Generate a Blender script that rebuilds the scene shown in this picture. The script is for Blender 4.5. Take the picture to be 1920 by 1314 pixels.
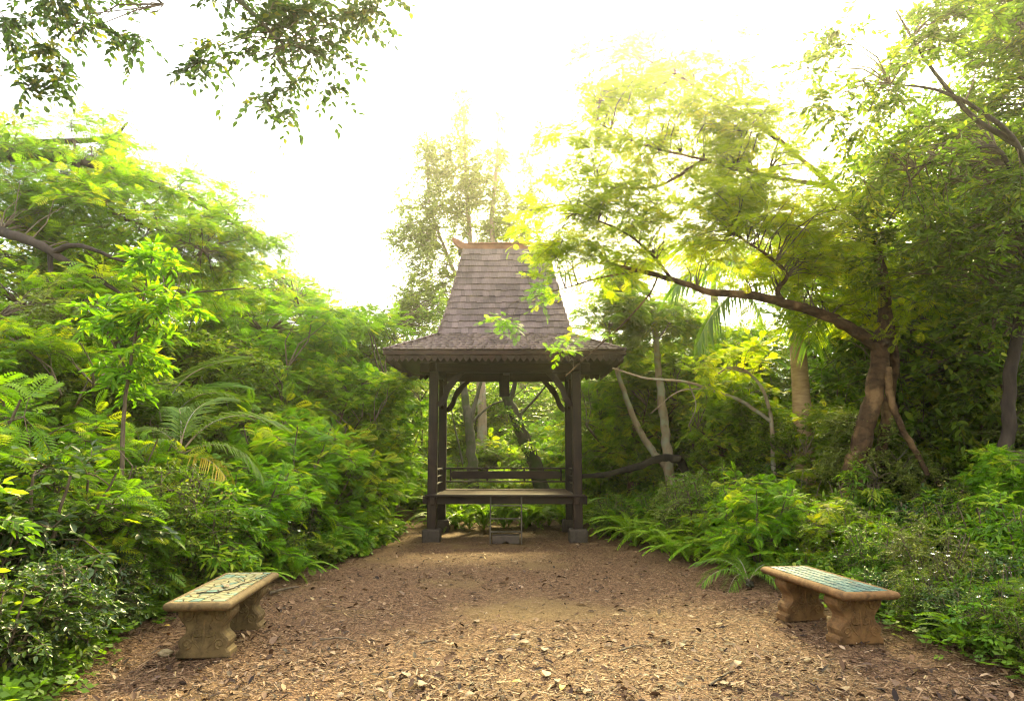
import bpy, bmesh, math, random
import numpy as np
from mathutils import Vector, Matrix, Euler

for o in list(bpy.data.objects):
    bpy.data.objects.remove(o)
sc = bpy.context.scene
COL = sc.collection
R = math.radians

# ------------------------------------------------------------------ camera
CAM_H, PITCH, FPX = 1.58, R(7.9), 1357.0          # focal length in pixels of a 1920 wide picture
cam = bpy.data.cameras.new("camera")
cam.sensor_width = 36.0
cam.lens = 36.0 * FPX / 1920.0
cam.clip_start, cam.clip_end = 0.05, 1000.0
camo = bpy.data.objects.new("camera", cam)
COL.objects.link(camo)
camo.location = (0, 0, CAM_H)
camo.rotation_euler = (math.pi / 2 + PITCH, 0, 0)
sc.camera = camo

# ------------------------------------------------------------------ sky and sun
SUN_AZ, SUN_EL = R(12.0), R(33.0)
SUNV = Vector((math.sin(SUN_AZ) * math.cos(SUN_EL), math.cos(SUN_AZ) * math.cos(SUN_EL), math.sin(SUN_EL)))
world = bpy.data.worlds.new("World")
sc.world = world
world.use_nodes = True
nt = world.node_tree
nt.nodes.clear()
w_out = nt.nodes.new("ShaderNodeOutputWorld")
w_bg = nt.nodes.new("ShaderNodeBackground")
w_bg.inputs["Strength"].default_value = 0.08
w_sky = nt.nodes.new("ShaderNodeTexSky")
w_sky.sky_type = 'NISHITA'
w_sky.sun_disc = False
w_sky.sun_elevation = SUN_EL
w_sky.sun_rotation = SUN_AZ
w_sky.dust_density = 3.0
w_tc = nt.nodes.new("ShaderNodeTexCoord")
w_noise = nt.nodes.new("ShaderNodeTexNoise")
w_noise.inputs["Scale"].default_value = 2.2
w_noise.inputs["Detail"].default_value = 5.0
w_ramp = nt.nodes.new("ShaderNodeValToRGB")           # even cloud deck, slightly mottled
w_ramp.color_ramp.elements[0].position = 0.3
w_ramp.color_ramp.elements[0].color = (7.6, 7.8, 8.1, 1)
w_ramp.color_ramp.elements[1].position = 0.75
w_ramp.color_ramp.elements[1].color = (9.6, 9.6, 9.5, 1)
w_mix = nt.nodes.new("ShaderNodeMix")
w_mix.data_type = 'RGBA'
w_mix.inputs[0].default_value = 0.85
w_dot = nt.nodes.new("ShaderNodeVectorMath")
w_dot.operation = 'DOT_PRODUCT'
w_dot.inputs[1].default_value = SUNV
w_max = nt.nodes.new("ShaderNodeMath"); w_max.operation = 'MAXIMUM'; w_max.inputs[1].default_value = 0.0
w_pow = nt.nodes.new("ShaderNodeMath"); w_pow.operation = 'POWER'; w_pow.inputs[1].default_value = 18.0
w_glow = nt.nodes.new("ShaderNodeMix"); w_glow.data_type = 'RGBA'; w_glow.blend_type = 'ADD'
w_glow.inputs[7].default_value = (26.0, 22.5, 12.0, 1)   # bright thin cloud in front of the sun
L = nt.links.new
L(w_tc.outputs["Generated"], w_noise.inputs["Vector"])
L(w_noise.outputs["Fac"], w_ramp.inputs["Fac"])
L(w_sky.outputs["Color"], w_mix.inputs[6])
L(w_ramp.outputs["Color"], w_mix.inputs[7])
L(w_tc.outputs["Generated"], w_dot.inputs[0])
L(w_dot.outputs["Value"], w_max.inputs[0])
L(w_max.outputs[0], w_pow.inputs[0])
L(w_pow.outputs[0], w_glow.inputs[0])
L(w_mix.outputs[2], w_glow.inputs[6])
L(w_glow.outputs[2], w_bg.inputs["Color"])
L(w_bg.outputs[0], w_out.inputs["Surface"])

sun = bpy.data.lights.new("sun", 'SUN')
sun.energy = 4.2
sun.angle = R(10)
sun.color = (1.0, 0.86, 0.40)
suno = bpy.data.objects.new("sun", sun)
COL.objects.link(suno)
suno.rotation_euler = (-SUNV).to_track_quat('-Z', 'Y').to_euler()

sc.view_settings.view_transform = 'Standard'
sc.view_settings.look = 'None'
sc.view_settings.gamma = 1.0
sc.view_settings.use_curve_mapping = False
sc.view_settings.exposure = 2.55
try:
    sc.cycles.max_bounces = 7
    sc.cycles.diffuse_bounces = 4
    sc.cycles.glossy_bounces = 2
    sc.cycles.transmission_bounces = 4
    sc.cycles.volume_bounces = 0
    sc.cycles.filter_width = 1.2
    sc.cycles.use_adaptive_sampling = True
    sc.cycles.adaptive_threshold = 0.02
except Exception:
    pass

# ------------------------------------------------------------------ helpers
def px(u, v, y):
    """point at distance y ahead, seen at (u, v) in the 1920 wide frame"""
    a, b = (u - 960.0) / FPX, (657.0 - v) / FPX
    dy = math.cos(PITCH) - math.sin(PITCH) * b
    dz = math.sin(PITCH) + math.cos(PITCH) * b
    t = y / dy
    return np.array((a * t, y, CAM_H + dz * t))

def gx(u, y):
    return float(px(u, 900, y)[0])

def nrm(a):
    return a / np.maximum(np.linalg.norm(a, axis=-1, keepdims=True), 1e-9)

def tag(o, label=None, cat=None, group=None, kind=None):
    if label: o["label"] = label
    if cat: o["category"] = cat
    if group: o["group"] = group
    if kind: o["kind"] = kind
    return o

def empty(name, loc=(0, 0, 0), rz=0.0, scale=1.0):
    o = bpy.data.objects.new(name, None)
    o.empty_display_size = 0.1
    o.location = loc
    o.rotation_euler = (0, 0, rz)
    o.scale = (scale,) * 3 if not hasattr(scale, "__len__") else scale
    COL.objects.link(o)
    return o

def meshobj(name, me, parent=None):
    o = bpy.data.objects.new(name, me)
    COL.objects.link(o)
    o.parent = parent
    return o

ORD = ["first", "second", "third", "fourth", "fifth", "sixth", "seventh", "eighth", "ninth", "tenth", "eleventh", "twelfth",
       "thirteenth", "fourteenth", "fifteenth", "sixteenth", "seventeenth", "eighteenth", "nineteenth", "twentieth",
       "twenty-first", "twenty-second", "twenty-third", "twenty-fourth", "twenty-fifth", "twenty-sixth", "twenty-seventh", "twenty-eighth"]

class MB:
    """collects quads with a tone per vertex and a material slot per face"""
    def __init__(s):
        s.V, s.F, s.M, s.T, s.n = [], [], [], [], 0
    def add(s, v, f, m=0, tone=0.5):
        v = np.asarray(v, dtype=np.float32).reshape(-1, 3)
        f = np.asarray(f, dtype=np.int32).reshape(-1, 4) + s.n
        s.V.append(v); s.F.append(f)
        s.M.append(np.full(len(f), m, dtype=np.int32))
        t = np.asarray(tone, dtype=np.float32)
        s.T.append(np.full(len(v), float(t), dtype=np.float32) if t.ndim == 0 else t.reshape(-1))
        s.n += len(v)
    def mesh(s, name, mats, off=None, smooth=False):
        V = np.concatenate(s.V); F = np.concatenate(s.F); M = np.concatenate(s.M); T = np.concatenate(s.T)
        if off is not None: V = V - np.asarray(off, dtype=np.float32)
        me = bpy.data.meshes.new(name)
        me.vertices.add(len(V)); me.vertices.foreach_set("co", V.ravel())
        me.loops.add(F.size); me.loops.foreach_set("vertex_index", F.ravel())
        me.polygons.add(len(F))
        me.polygons.foreach_set("loop_start", np.arange(0, F.size, 4, dtype=np.int32))
        me.polygons.foreach_set("loop_total", np.full(len(F), 4, dtype=np.int32))
        me.polygons.foreach_set("material_index", M)
        if smooth: me.polygons.foreach_set("use_smooth", np.ones(len(F), dtype=bool))
        a = me.attributes.new("tone", 'FLOAT', 'POINT'); a.data.foreach_set("value", T)
        me.update(calc_edges=True)
        for m in mats: me.materials.append(m)
        return me

def frames(D, N):
    """rotation matrices (n,3,3): columns = leaf direction, side, normal"""
    X = nrm(D)
    Y = nrm(np.cross(N, X))
    Z = np.cross(X, Y)
    return np.stack([X, Y, Z], axis=-1)

def scatter(mb, tmpl, P, D, N, S, tone, mat=0):
    tv, tf = tmpl
    n, m = len(P), len(tv)
    if n == 0: return
    Rm = frames(D, N)
    V = np.einsum('nij,mj->nmi', Rm, tv) * np.asarray(S).reshape(-1, 1, 1) + P[:, None, :]
    F = tf[None] + (np.arange(n) * m)[:, None, None]
    mb.add(V.reshape(-1, 3), F.reshape(-1, 4), mat, np.repeat(tone, m))

def tubes(mb, paths, radii, sides=4, mat=0, tone=0.5):
    """many polylines with the same number of points: paths (n,p,3), radii (n,p)"""
    paths = np.asarray(paths, dtype=np.float64); radii = np.asarray(radii, dtype=np.float64)
    n, p, _ = paths.shape
    if n == 0: return
    T = np.empty_like(paths)
    T[:, 1:-1] = paths[:, 2:] - paths[:, :-2]
    T[:, 0] = paths[:, 1] - paths[:, 0]; T[:, -1] = paths[:, -1] - paths[:, -2]
    T = nrm(T)
    ref = np.where(np.abs(T[:, :1, 2:3]) > 0.9, np.array([1.0, 0, 0]), np.array([0, 0, 1.0]))
    ref = np.broadcast_to(ref, T.shape)
    A = nrm(np.cross(T, ref)); B = np.cross(T, A)
    ang = np.arange(sides) * 2 * math.pi / sides
    ring = A[:, :, None, :] * np.cos(ang)[None, None, :, None] + B[:, :, None, :] * np.sin(ang)[None, None, :, None]
    V = paths[:, :, None, :] + ring * radii[:, :, None, None]
    i = np.arange(p - 1)[:, None]; j = np.arange(sides)[None, :]
    a = i * sides + j; b = i * sides + (j + 1) % sides
    f = np.stack([a, b, b + sides, a + sides], axis=-1).reshape(-1, 4)
    F = f[None] + (np.arange(n) * p * sides)[:, None, None]
    mb.add(V.reshape(-1, 3), F.reshape(-1, 4), mat, tone)

def spline(pts, per=6):
    P = np.asarray(pts, dtype=float)
    P = np.vstack([2 * P[0] - P[1], P, 2 * P[-1] - P[-2]])
    out = []
    for i in range(1, len(P) - 2):
        for k in range(per):
            t = k / per
            a, b, c, d = P[i - 1], P[i], P[i + 1], P[i + 2]
            out.append(0.5 * (2 * b + (c - a) * t + (2 * a - 5 * b + 4 * c - d) * t * t + (3 * b - a - 3 * c + d) * t ** 3))
    out.append(P[-2])
    return np.array(out)

def limb(mb, pts, r0, r1, sides=9, per=6, rng=None, wob=0.12, mat=0, flare=0.0):
    p = spline(pts, per)
    n = len(p)
    t = np.linspace(0, 1, n)
    r = r0 + (r1 - r0) * t ** 0.9
    if flare: r = r * (1 + flare * np.exp(-t * n / 3.0))
    if rng is not None:
        p[1:-1] += rng.normal(0, 1, (n - 2, 3)) * (r[1:-1, None] * wob)
        r = r * (1 + rng.uniform(-wob, wob, n) * 0.6)
    tubes(mb, p[None], r[None], sides, mat)
    return p

# ---- leaf templates: x along the leaf, y across, z up
def t_oval(w=0.45, fold=0.12, droop=0.18):
    h = w / 2
    v = np.array([(0, 0, 0), (0.28, -h * .92, fold * w), (0.66, -h * .86, fold * w - droop * .4), (1, 0, -droop),
                  (0.66, h * .86, fold * w - droop * .4), (0.28, h * .92, fold * w)])
    return v, np.array([(0, 1, 2, 3), (0, 3, 4, 5)])

def t_diamond(w=0.4, droop=0.1):
    v = np.array([(0, 0, 0), (0.45, -w / 2, .03), (1, 0, -droop), (0.45, w / 2, .03)])
    return v, np.array([(0, 1, 2, 3)])

def t_pinnate(n=8, ll=0.30, lw=0.10, droop=0.35, ang=60, taper=True, tilt=0.1):
    V, F = [], []
    def rach(s): return np.array((s - 0.12 * s * s, 0, 0.12 * s - droop * s * s))
    a = R(ang)
    for i in range(n):
        s = 0.16 + 0.84 * (i + 0.5) / n
        sz = ll * (math.sin(math.pi * (0.18 + 0.74 * (i + .5) / n)) if taper else 1.0)
        for sg in (-1, 1):
            b = rach(s)
            d = np.array((math.cos(a), sg * math.sin(a), -tilt))
            d /= np.linalg.norm(d)
            e = np.array((-sg * d[1], sg * d[0], 0)); e /= np.linalg.norm(e)
            k = len(V)
            V += [b, b + d * sz * .45 + e * lw * .5, b + d * sz + np.array((0, 0, -.04)), b + d * sz * .45 - e * lw * .5]
            F.append((k, k + 1, k + 2, k + 3))
    k = len(V)
    for s in (0.0, 0.5, 1.0):
        b = rach(s); w = .008
        V += [b + np.array((0, -w, 0)), b + np.array((0, w, 0))]
    F += [(k, k + 1, k + 3, k + 2), (k + 2, k + 3, k + 5, k + 4)]
    return np.array(V), np.array(F)

def crown(mb, rng, ells, skel, tmpl, lsize, clump_r=0.45, twigs=6, lpt=8, flat=0.5, droop=0.25, up=0.3, spread=1.0,
          br0=0.02, wood=1, leafslot=0, edge=0.42, twig_r=0.004, side=0.9, tonec=0.5, tonev=0.42, branches=True):
    """clumps of leafy twigs inside ellipsoids; every clump hangs on a branch that leaves the nearest limb"""
    C = []
    for (c, r, n) in ells:
        d = nrm(rng.normal(0, 1, (n, 3)))
        C.append(np.asarray(c) + d * (rng.uniform(0, 1, (n, 1)) ** edge) * np.asarray(r))
    C = np.concatenate(C)
    n = len(C)
    skel = np.asarray(skel)
    dist = np.linalg.norm(C[:, None] - skel[None], axis=-1) + 0.6 * np.maximum(0, skel[None, :, 2] - C[:, None, 2])
    A = skel[dist.argmin(1)]
    ln = np.linalg.norm(C - A, axis=1, keepdims=True)
    if branches:
        q = []
        for t in (0, 0.3, 0.62, 1.0):
            p = A + (C - A) * t
            p = p + np.array((0, 0, 1.0)) * ln * (0.16 * math.sin(math.pi * t)) + rng.normal(0, .05, (n, 3)) * ln * (1 if 0 < t < 1 else 0)
            q.append(p)
        q = np.stack(q, 1)
        rad = (br0 * 0.5 + br0 * 0.35 * np.minimum(ln, 3)) * np.array([[1, .75, .5, .22]])
        tubes(mb, q, np.maximum(rad, twig_r), 5, wood)
    out = nrm(C - A + rng.normal(0, .15, (n, 3)) + 1e-6)
    m = n * twigs
    O = np.repeat(C, twigs, 0)
    ctone = np.repeat(np.clip(rng.normal(tonec, tonev * .6, n), 0, 1), twigs)
    d = rng.normal(0, 1, (m, 3)); d[:, 2] = d[:, 2] * flat + up * rng.uniform(-.3, 1, m)
    d = nrm(nrm(d) * spread + np.repeat(out, twigs, 0) * 0.45)
    tl = clump_r * rng.uniform(.55, 1.25, (m, 1))
    k = np.linspace(0, 1, 4)[None, :, None]
    tw = O[:, None] + d[:, None] * tl[:, None] * k + np.array((0, 0, -1.0)) * droop * tl[:, None] * k ** 2
    tubes(mb, tw, np.full((m, 4), twig_r) * np.array([[1, .85, .65, .4]]), 3, wood)
    s = np.linspace(.15, 1, lpt)[None, :] + rng.uniform(-.05, .05, (m, lpt))
    s = np.clip(s, 0, 1)[..., None]
    P = O[:, None] + d[:, None] * tl[:, None] * s + np.array((0, 0, -1.0)) * droop * tl[:, None] * s ** 2
    upv = np.array((0, 0, 1.0))
    S = nrm(np.cross(d, upv) + 1e-4)
    sgn = np.where(np.arange(lpt) % 2 == 0, 1, -1)[None, :, None]
    w = np.where(np.arange(lpt) == lpt - 1, 0.15, side)[None, :, None]
    LD = d[:, None] * (0.75) + S[:, None] * sgn * w + rng.normal(0, .28, (m, lpt, 3)) + np.array((0, 0, -.12))
    NN = upv + rng.normal(0, .38, (m, lpt, 3))
    sz = rng.uniform(lsize[0], lsize[1], m * lpt)
    tone = np.clip(np.repeat(ctone, lpt) + rng.normal(0, tonev, m * lpt) * .7, 0, 1)
    scatter(mb, tmpl, P.reshape(-1, 3), nrm(LD).reshape(-1, 3), NN.reshape(-1, 3), sz, tone, leafslot)
    return C

# ------------------------------------------------------------------ materials
def nodes(name):
    m = bpy.data.materials.new(name)
    m.use_nodes = True
    t = m.node_tree
    t.nodes.clear()
    out = t.nodes.new("ShaderNodeOutputMaterial")
    b = t.nodes.new("ShaderNodeBsdfPrincipled")
    t.links.new(b.outputs[0], out.inputs[0])
    return m, t, b, out

def ramp(t, stops):
    r = t.nodes.new("ShaderNodeValToRGB")
    e = r.color_ramp.elements
    while len(e) > 1: e.remove(e[-1])
    e[0].position, e[0].color = stops[0][0], (*stops[0][1], 1)
    for p, c in stops[1:]:
        x = e.new(p); x.color = (*c, 1)
    return r

def noise(t, scale, detail=5, rough=.6, vec=None, stretch=None, dist=0.0):
    n = t.nodes.new("ShaderNodeTexNoise")
    n.inputs["Scale"].default_value = scale
    n.inputs["Detail"].default_value = detail
    n.inputs["Roughness"].default_value = rough
    n.inputs["Distortion"].default_value = dist
    tc = t.nodes.new("ShaderNodeTexCoord")
    src = tc.outputs["Object"]
    if stretch:
        mp = t.nodes.new("ShaderNodeMapping")
        mp.inputs["Scale"].default_value = stretch
        t.links.new(src, mp.inputs[0]); src = mp.outputs[0]
    t.links.new(src, n.inputs["Vector"])
    return n

def mixc(t, a, b, fac, mode='MIX'):
    m = t.nodes.new("ShaderNodeMix"); m.data_type = 'RGBA'; m.blend_type = mode
    for s, i in ((a, 6), (b, 7), (fac, 0)):
        if isinstance(s, (int, float)): m.inputs[i].default_value = s
        elif isinstance(s, tuple): m.inputs[i].default_value = (*s, 1)
        else: t.links.new(s, m.inputs[i])
    return m.outputs[2]

def bump(t, b, h, strength=.4, dist=.02):
    n = t.nodes.new("ShaderNodeBump")
    n.inputs["Strength"].default_value = strength
    n.inputs["Distance"].default_value = dist
    t.links.new(h, n.inputs["Height"])
    t.links.new(n.outputs[0], b.inputs["Normal"])

def leaf_mat(name, c, trans=0.4, rough=.42, tint=(1.1, 1.2, .45), tgain=1.0, spec=.5):
    m, t, b, out = nodes(name)
    at = t.nodes.new("ShaderNodeAttribute"); at.attribute_name = "tone"
    r = ramp(t, [(0.0, c[0]), (.5, c[1]), (.9, c[2]), (1.0, c[3] if len(c) > 3 else c[2])])
    t.links.new(at.outputs["Fac"], r.inputs["Fac"])
    oi = t.nodes.new("ShaderNodeObjectInfo")
    hs = t.nodes.new("ShaderNodeHueSaturation")
    mr = t.nodes.new("ShaderNodeMapRange"); mr.inputs[3].default_value = .485; mr.inputs[4].default_value = .512
    t.links.new(oi.outputs["Random"], mr.inputs[0]); t.links.new(mr.outputs[0], hs.inputs["Hue"])
    mv = t.nodes.new("ShaderNodeMapRange"); mv.inputs[3].default_value = 1.35; mv.inputs[4].default_value = 1.85
    t.links.new(oi.outputs["Random"], mv.inputs[0]); t.links.new(mv.outputs[0], hs.inputs["Value"])
    t.links.new(r.outputs[0], hs.inputs["Color"])
    t.links.new(hs.outputs[0], b.inputs["Base Color"])
    b.inputs["Roughness"].default_value = rough
    b.inputs["Specular IOR Level"].default_value = spec
    tr = t.nodes.new("ShaderNodeBsdfTranslucent")
    tc = mixc(t, hs.outputs[0], tuple(x * tgain for x in tint), 1.0, 'MULTIPLY')
    t.links.new(tc, tr.inputs[0])
    mx = t.nodes.new("ShaderNodeMixShader"); mx.inputs[0].default_value = trans
    t.links.new(b.outputs[0], mx.inputs[1]); t.links.new(tr.outputs[0], mx.inputs[2])
    t.links.new(mx.outputs[0], out.inputs[0])
    return m

def bark_mat(name, c0, c1, c2=None, scale=9, stretch=(1, 1, .25), strength=.6):
    m, t, b, out = nodes(name)
    n = noise(t, scale, 8, .65, stretch=stretch, dist=.4)
    r = ramp(t, [(.3, c0), (.62, c1)])
    t.links.new(n.outputs["Fac"], r.inputs["Fac"])
    col = r.outputs[0]
    if c2:
        n2 = noise(t, scale * .3, 4, .6)
        r2 = ramp(t, [(.5, (0, 0, 0)), (.62, (1, 1, 1))])
        t.links.new(n2.outputs["Fac"], r2.inputs["Fac"])
        col = mixc(t, col, c2, r2.outputs[0])
    t.links.new(col, b.inputs["Base Color"])
    b.inputs["Roughness"].default_value = .85
    b.inputs["Specular IOR Level"].default_value = .2
    bump(t, b, n.outputs["Fac"], strength, .03)
    return m

def wood_mat(name, c0, c1, rough=.55, stretch=(1, 1, .1), scale=14, vary=.35, spec=.22):
    m, t, b, out = nodes(name)
    n = noise(t, scale, 8, .6, stretch=stretch, dist=.5)
    r = ramp(t, [(.28, c0), (.7, c1)])
    t.links.new(n.outputs["Fac"], r.inputs["Fac"])
    oi = t.nodes.new("ShaderNodeObjectInfo")
    mv = t.nodes.new("ShaderNodeMapRange"); mv.inputs[3].default_value = 1 - vary; mv.inputs[4].default_value = 1 + vary
    t.links.new(oi.outputs["Random"], mv.inputs[0])
    hs = t.nodes.new("ShaderNodeHueSaturation")
    t.links.new(mv.outputs[0], hs.inputs["Value"]); t.links.new(r.outputs[0], hs.inputs["Color"])
    ge = t.nodes.new("ShaderNodeNewGeometry")                 # weathering in broad patches across neighbouring pieces
    wn = t.nodes.new("ShaderNodeTexNoise"); wn.inputs["Scale"].default_value = 2.3; wn.inputs["Detail"].default_value = 6; wn.inputs["Roughness"].default_value = .7
    t.links.new(ge.outputs["Position"], wn.inputs["Vector"])
    wr = ramp(t, [(.32, (.55, .52, .48)), (.5, (1, 1, 1)), (.68, (1.45, 1.4, 1.35))]); t.links.new(wn.outputs["Fac"], wr.inputs["Fac"])
    t.links.new(mixc(t, hs.outputs[0], wr.outputs[0], .8, 'MULTIPLY'), b.inputs["Base Color"])
    b.inputs["Roughness"].default_value = rough
    b.inputs["Specular IOR Level"].default_value = spec
    bump(t, b, n.outputs["Fac"], .35, .01)
    return m

M = {}
M['leaf_dark'] = leaf_mat('leaf_dark', [(.014, .034, .005), (.030, .068, .008), (.060, .115, .012), (.11, .15, .016)], .42, .36)
M['leaf_mid'] = leaf_mat('leaf_mid', [(.040, .084, .006), (.082, .155, .009), (.135, .215, .012), (.21, .25, .016)], .56, .45, spec=.35)
M['leaf_bright'] = leaf_mat('leaf_bright', [(.052, .115, .005), (.104, .195, .006), (.165, .255, .008), (.25, .27, .010)], .62, .5, tint=(1.2, 1.22, .32), spec=.3)
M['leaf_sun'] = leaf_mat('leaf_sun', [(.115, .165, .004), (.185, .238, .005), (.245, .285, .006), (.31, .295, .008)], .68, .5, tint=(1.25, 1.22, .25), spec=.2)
M['leaf_fern'] = leaf_mat('leaf_fern', [(.045, .10, .008), (.085, .16, .010), (.135, .21, .012), (.20, .24, .02)], .5, .45, spec=.35)
M['leaf_palm'] = leaf_mat('leaf_palm', [(.04, .085, .008), (.075, .13, .012), (.11, .17, .016), (.16, .19, .02)], .5, .5, spec=.3)
M['leaf_palm_yellow'] = leaf_mat('leaf_palm_yellow', [(.20, .20, .02), (.32, .26, .02), (.40, .25, .03)], .45, .4)
M['leaf_grey'] = leaf_mat('leaf_grey', [(.07, .10, .02), (.115, .15, .028), (.17, .20, .035)], .55, .45)
M['leaf_over'] = leaf_mat('leaf_over', [(.02, .045, .010), (.035, .075, .014), (.06, .105, .02), (.14, .15, .02)], .3, .4)
M['petal'] = leaf_mat('petal', [(.75, .75, .7), (.8, .8, .76), (.8, .8, .78)], .3, .6, tint=(1, 1, .95))
M['leaf_rust'] = leaf_mat('leaf_rust', [(.10, .10, .02), (.26, .14, .03), (.36, .14, .05)], .4, .45)
M['bark_brown'] = bark_mat('bark_brown', (.018, .009, .005), (.085, .046, .022), (.19, .11, .05), 8, (1, 1, 1.6), 1.2)
M['bark_dark'] = bark_mat('bark_dark', (.012, .008, .006), (.05, .034, .025), None, 8)
M['bark_pale'] = bark_mat('bark_pale', (.17, .115, .075), (.36, .26, .18), (.30, .29, .22), 9)
M['bark_grey'] = bark_mat('bark_grey', (.04, .036, .027), (.13, .115, .085), (.065, .08, .03), 9)
M['bark_moss'] = bark_mat('bark_moss', (.014, .012, .009), (.055, .046, .032), (.032, .05, .012), 8)
M['twig'] = bark_mat('twig', (.05, .035, .022), (.15, .11, .07), None, 20, strength=.2)

# ------------------------------------------------------------------ ground
YL = [-5, 3, 4.9, 6.4, 7.0, 9.5, 10.3, 14.3, 15.9, 17]
XL = [-2.4, -2.6, -2.85, -3.2, -3.2, -3.0, -2.45, -1.95, -1.5, -1.2]
YR = [-5, 3, 5.1, 6.0, 7.05, 9.3, 10.9, 13.5, 15.9, 17]
XR = [4.2, 3.8, 3.5, 3.32, 3.15, 2.95, 2.3, 1.62, 1.2, 1.0]
def xl(y): return np.interp(y, YL, XL)
def xr(y): return np.interp(y, YR, XR)
def gz(x, y):
    return 0.012 * np.sin(x * 2.1 + 1) * np.cos(y * 1.7) + 0.008 * np.sin(x * 5.3 + y * 3.1) + 0.006 * np.cos(x * 9.1 - y * 7.3)

def ground_mat():
    m, t, b, out = nodes('mulch_ground')
    tc = t.nodes.new("ShaderNodeTexCoord")
    def vor(scale, stretch):
        mp = t.nodes.new("ShaderNodeMapping"); mp.inputs["Scale"].default_value = stretch
        v = t.nodes.new("ShaderNodeTexVoronoi"); v.inputs["Scale"].default_value = scale
        w = noise(t, 6, 3, .6)
        mx = t.nodes.new("ShaderNodeVectorMath"); mx.operation = 'MULTIPLY_ADD'
        mx.inputs[1].default_value = (.12, .12, 0)
        t.links.new(w.outputs["Color"], mx.inputs[0]); t.links.new(tc.outputs["Object"], mx.inputs[2])
        t.links.new(mx.outputs[0], mp.inputs[0]); t.links.new(mp.outputs[0], v.inputs["Vector"])
        return v
    v1 = vor(38, (1, 1.6, 1)); v2 = vor(70, (1.8, 1, 1))
    def bw(sock):
        x = t.nodes.new("ShaderNodeRGBToBW"); t.links.new(sock, x.inputs[0]); return x.outputs[0]
    chips = [(0.0, (.012, .006, .004)), (.3, (.052, .025, .012)), (.5, (.12, .061, .030)), (.75, (.22, .126, .066)), (1.0, (.35, .225, .125))]
    r1 = ramp(t, chips); t.links.new(bw(v1.outputs["Color"]), r1.inputs["Fac"])
    r2 = ramp(t, chips); t.links.new(bw(v2.outputs["Color"]), r2.inputs["Fac"])
    n = noise(t, 4, 5, .6)
    col = mixc(t, r1.outputs[0], r2.outputs[0], n.outputs["Fac"])
    big = noise(t, .75, 5, .6)                               # worn patches where pale grit shows through
    rb = ramp(t, [(.54, (0, 0, 0)), (.70, (1, 1, 1))]); t.links.new(big.outputs["Fac"], rb.inputs["Fac"])
    g = noise(t, 110, 4, .7)
    rg = ramp(t, [(.3, (.085, .05, .02)), (.7, (.28, .185, .075))]); t.links.new(g.outputs["Fac"], rg.inputs["Fac"])
    # one trodden sandy patch in the middle of the clearing
    mp = t.nodes.new("ShaderNodeMapping"); mp.vector_type = 'TEXTURE'
    mp.inputs["Location"].default_value = (.65, 8.0, 0); mp.inputs["Scale"].default_value = (1.05, .75, 1)
    nd = noise(t, 2.2, 5, .7)
    av = t.nodes.new("ShaderNodeVectorMath"); av.operation = 'MULTIPLY_ADD'; av.inputs[1].default_value = (.9, .9, 0)
    t.links.new(nd.outputs["Color"], av.inputs[0]); t.links.new(tc.outputs["Object"], av.inputs[2]); t.links.new(av.outputs[0], mp.inputs[0])
    ln = t.nodes.new("ShaderNodeVectorMath"); ln.operation = 'LENGTH'; t.links.new(mp.outputs[0], ln.inputs[0])
    rp = ramp(t, [(.45, (1, 1, 1)), (1.0, (0, 0, 0))]); t.links.new(ln.outputs["Value"], rp.inputs["Fac"])
    mxx = t.nodes.new("ShaderNodeMath"); mxx.operation = 'MAXIMUM'
    t.links.new(rb.outputs[0], mxx.inputs[0]); t.links.new(rp.outputs[0], mxx.inputs[1])
    f = t.nodes.new("ShaderNodeMath"); f.operation = 'MULTIPLY'; f.inputs[1].default_value = .68
    t.links.new(mxx.outputs[0], f.inputs[0])
    col = mixc(t, col, rg.outputs[0], f.outputs[0])
    t.links.new(col, b.inputs["Base Color"])
    b.inputs["Roughness"].default_value = .9
    b.inputs["Specular IOR Level"].default_value = .15
    bump(t, b, v1.outputs["Distance"], .8, .03)
    return m
M['ground'] = ground_mat()

def build_ground():
    xs = np.concatenate([np.linspace(-400, -14, 14), np.linspace(-12, 12, 150), np.linspace(14, 400, 14)])
    ys = np.concatenate([np.linspace(-300, -4, 10), np.linspace(-2, 22, 150), np.linspace(24, 600, 18)])
    X, Y = np.meshgrid(xs, ys)
    Z = gz(X, Y)
    V = np.stack([X, Y, Z], -1).reshape(-1, 3)
    w = len(xs)
    i = np.arange(len(ys) - 1)[:, None] * w + np.arange(w - 1)[None]
    F = np.stack([i, i + 1, i + 1 + w, i + w], -1).reshape(-1, 4)
    mb = MB(); mb.add(V, F)
    o = meshobj("ground", mb.mesh("ground", [M['ground']], smooth=True))
    tag(o, "brown mulch clearing floor littered with dry leaves", "ground", kind="structure")
build_ground()

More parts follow.
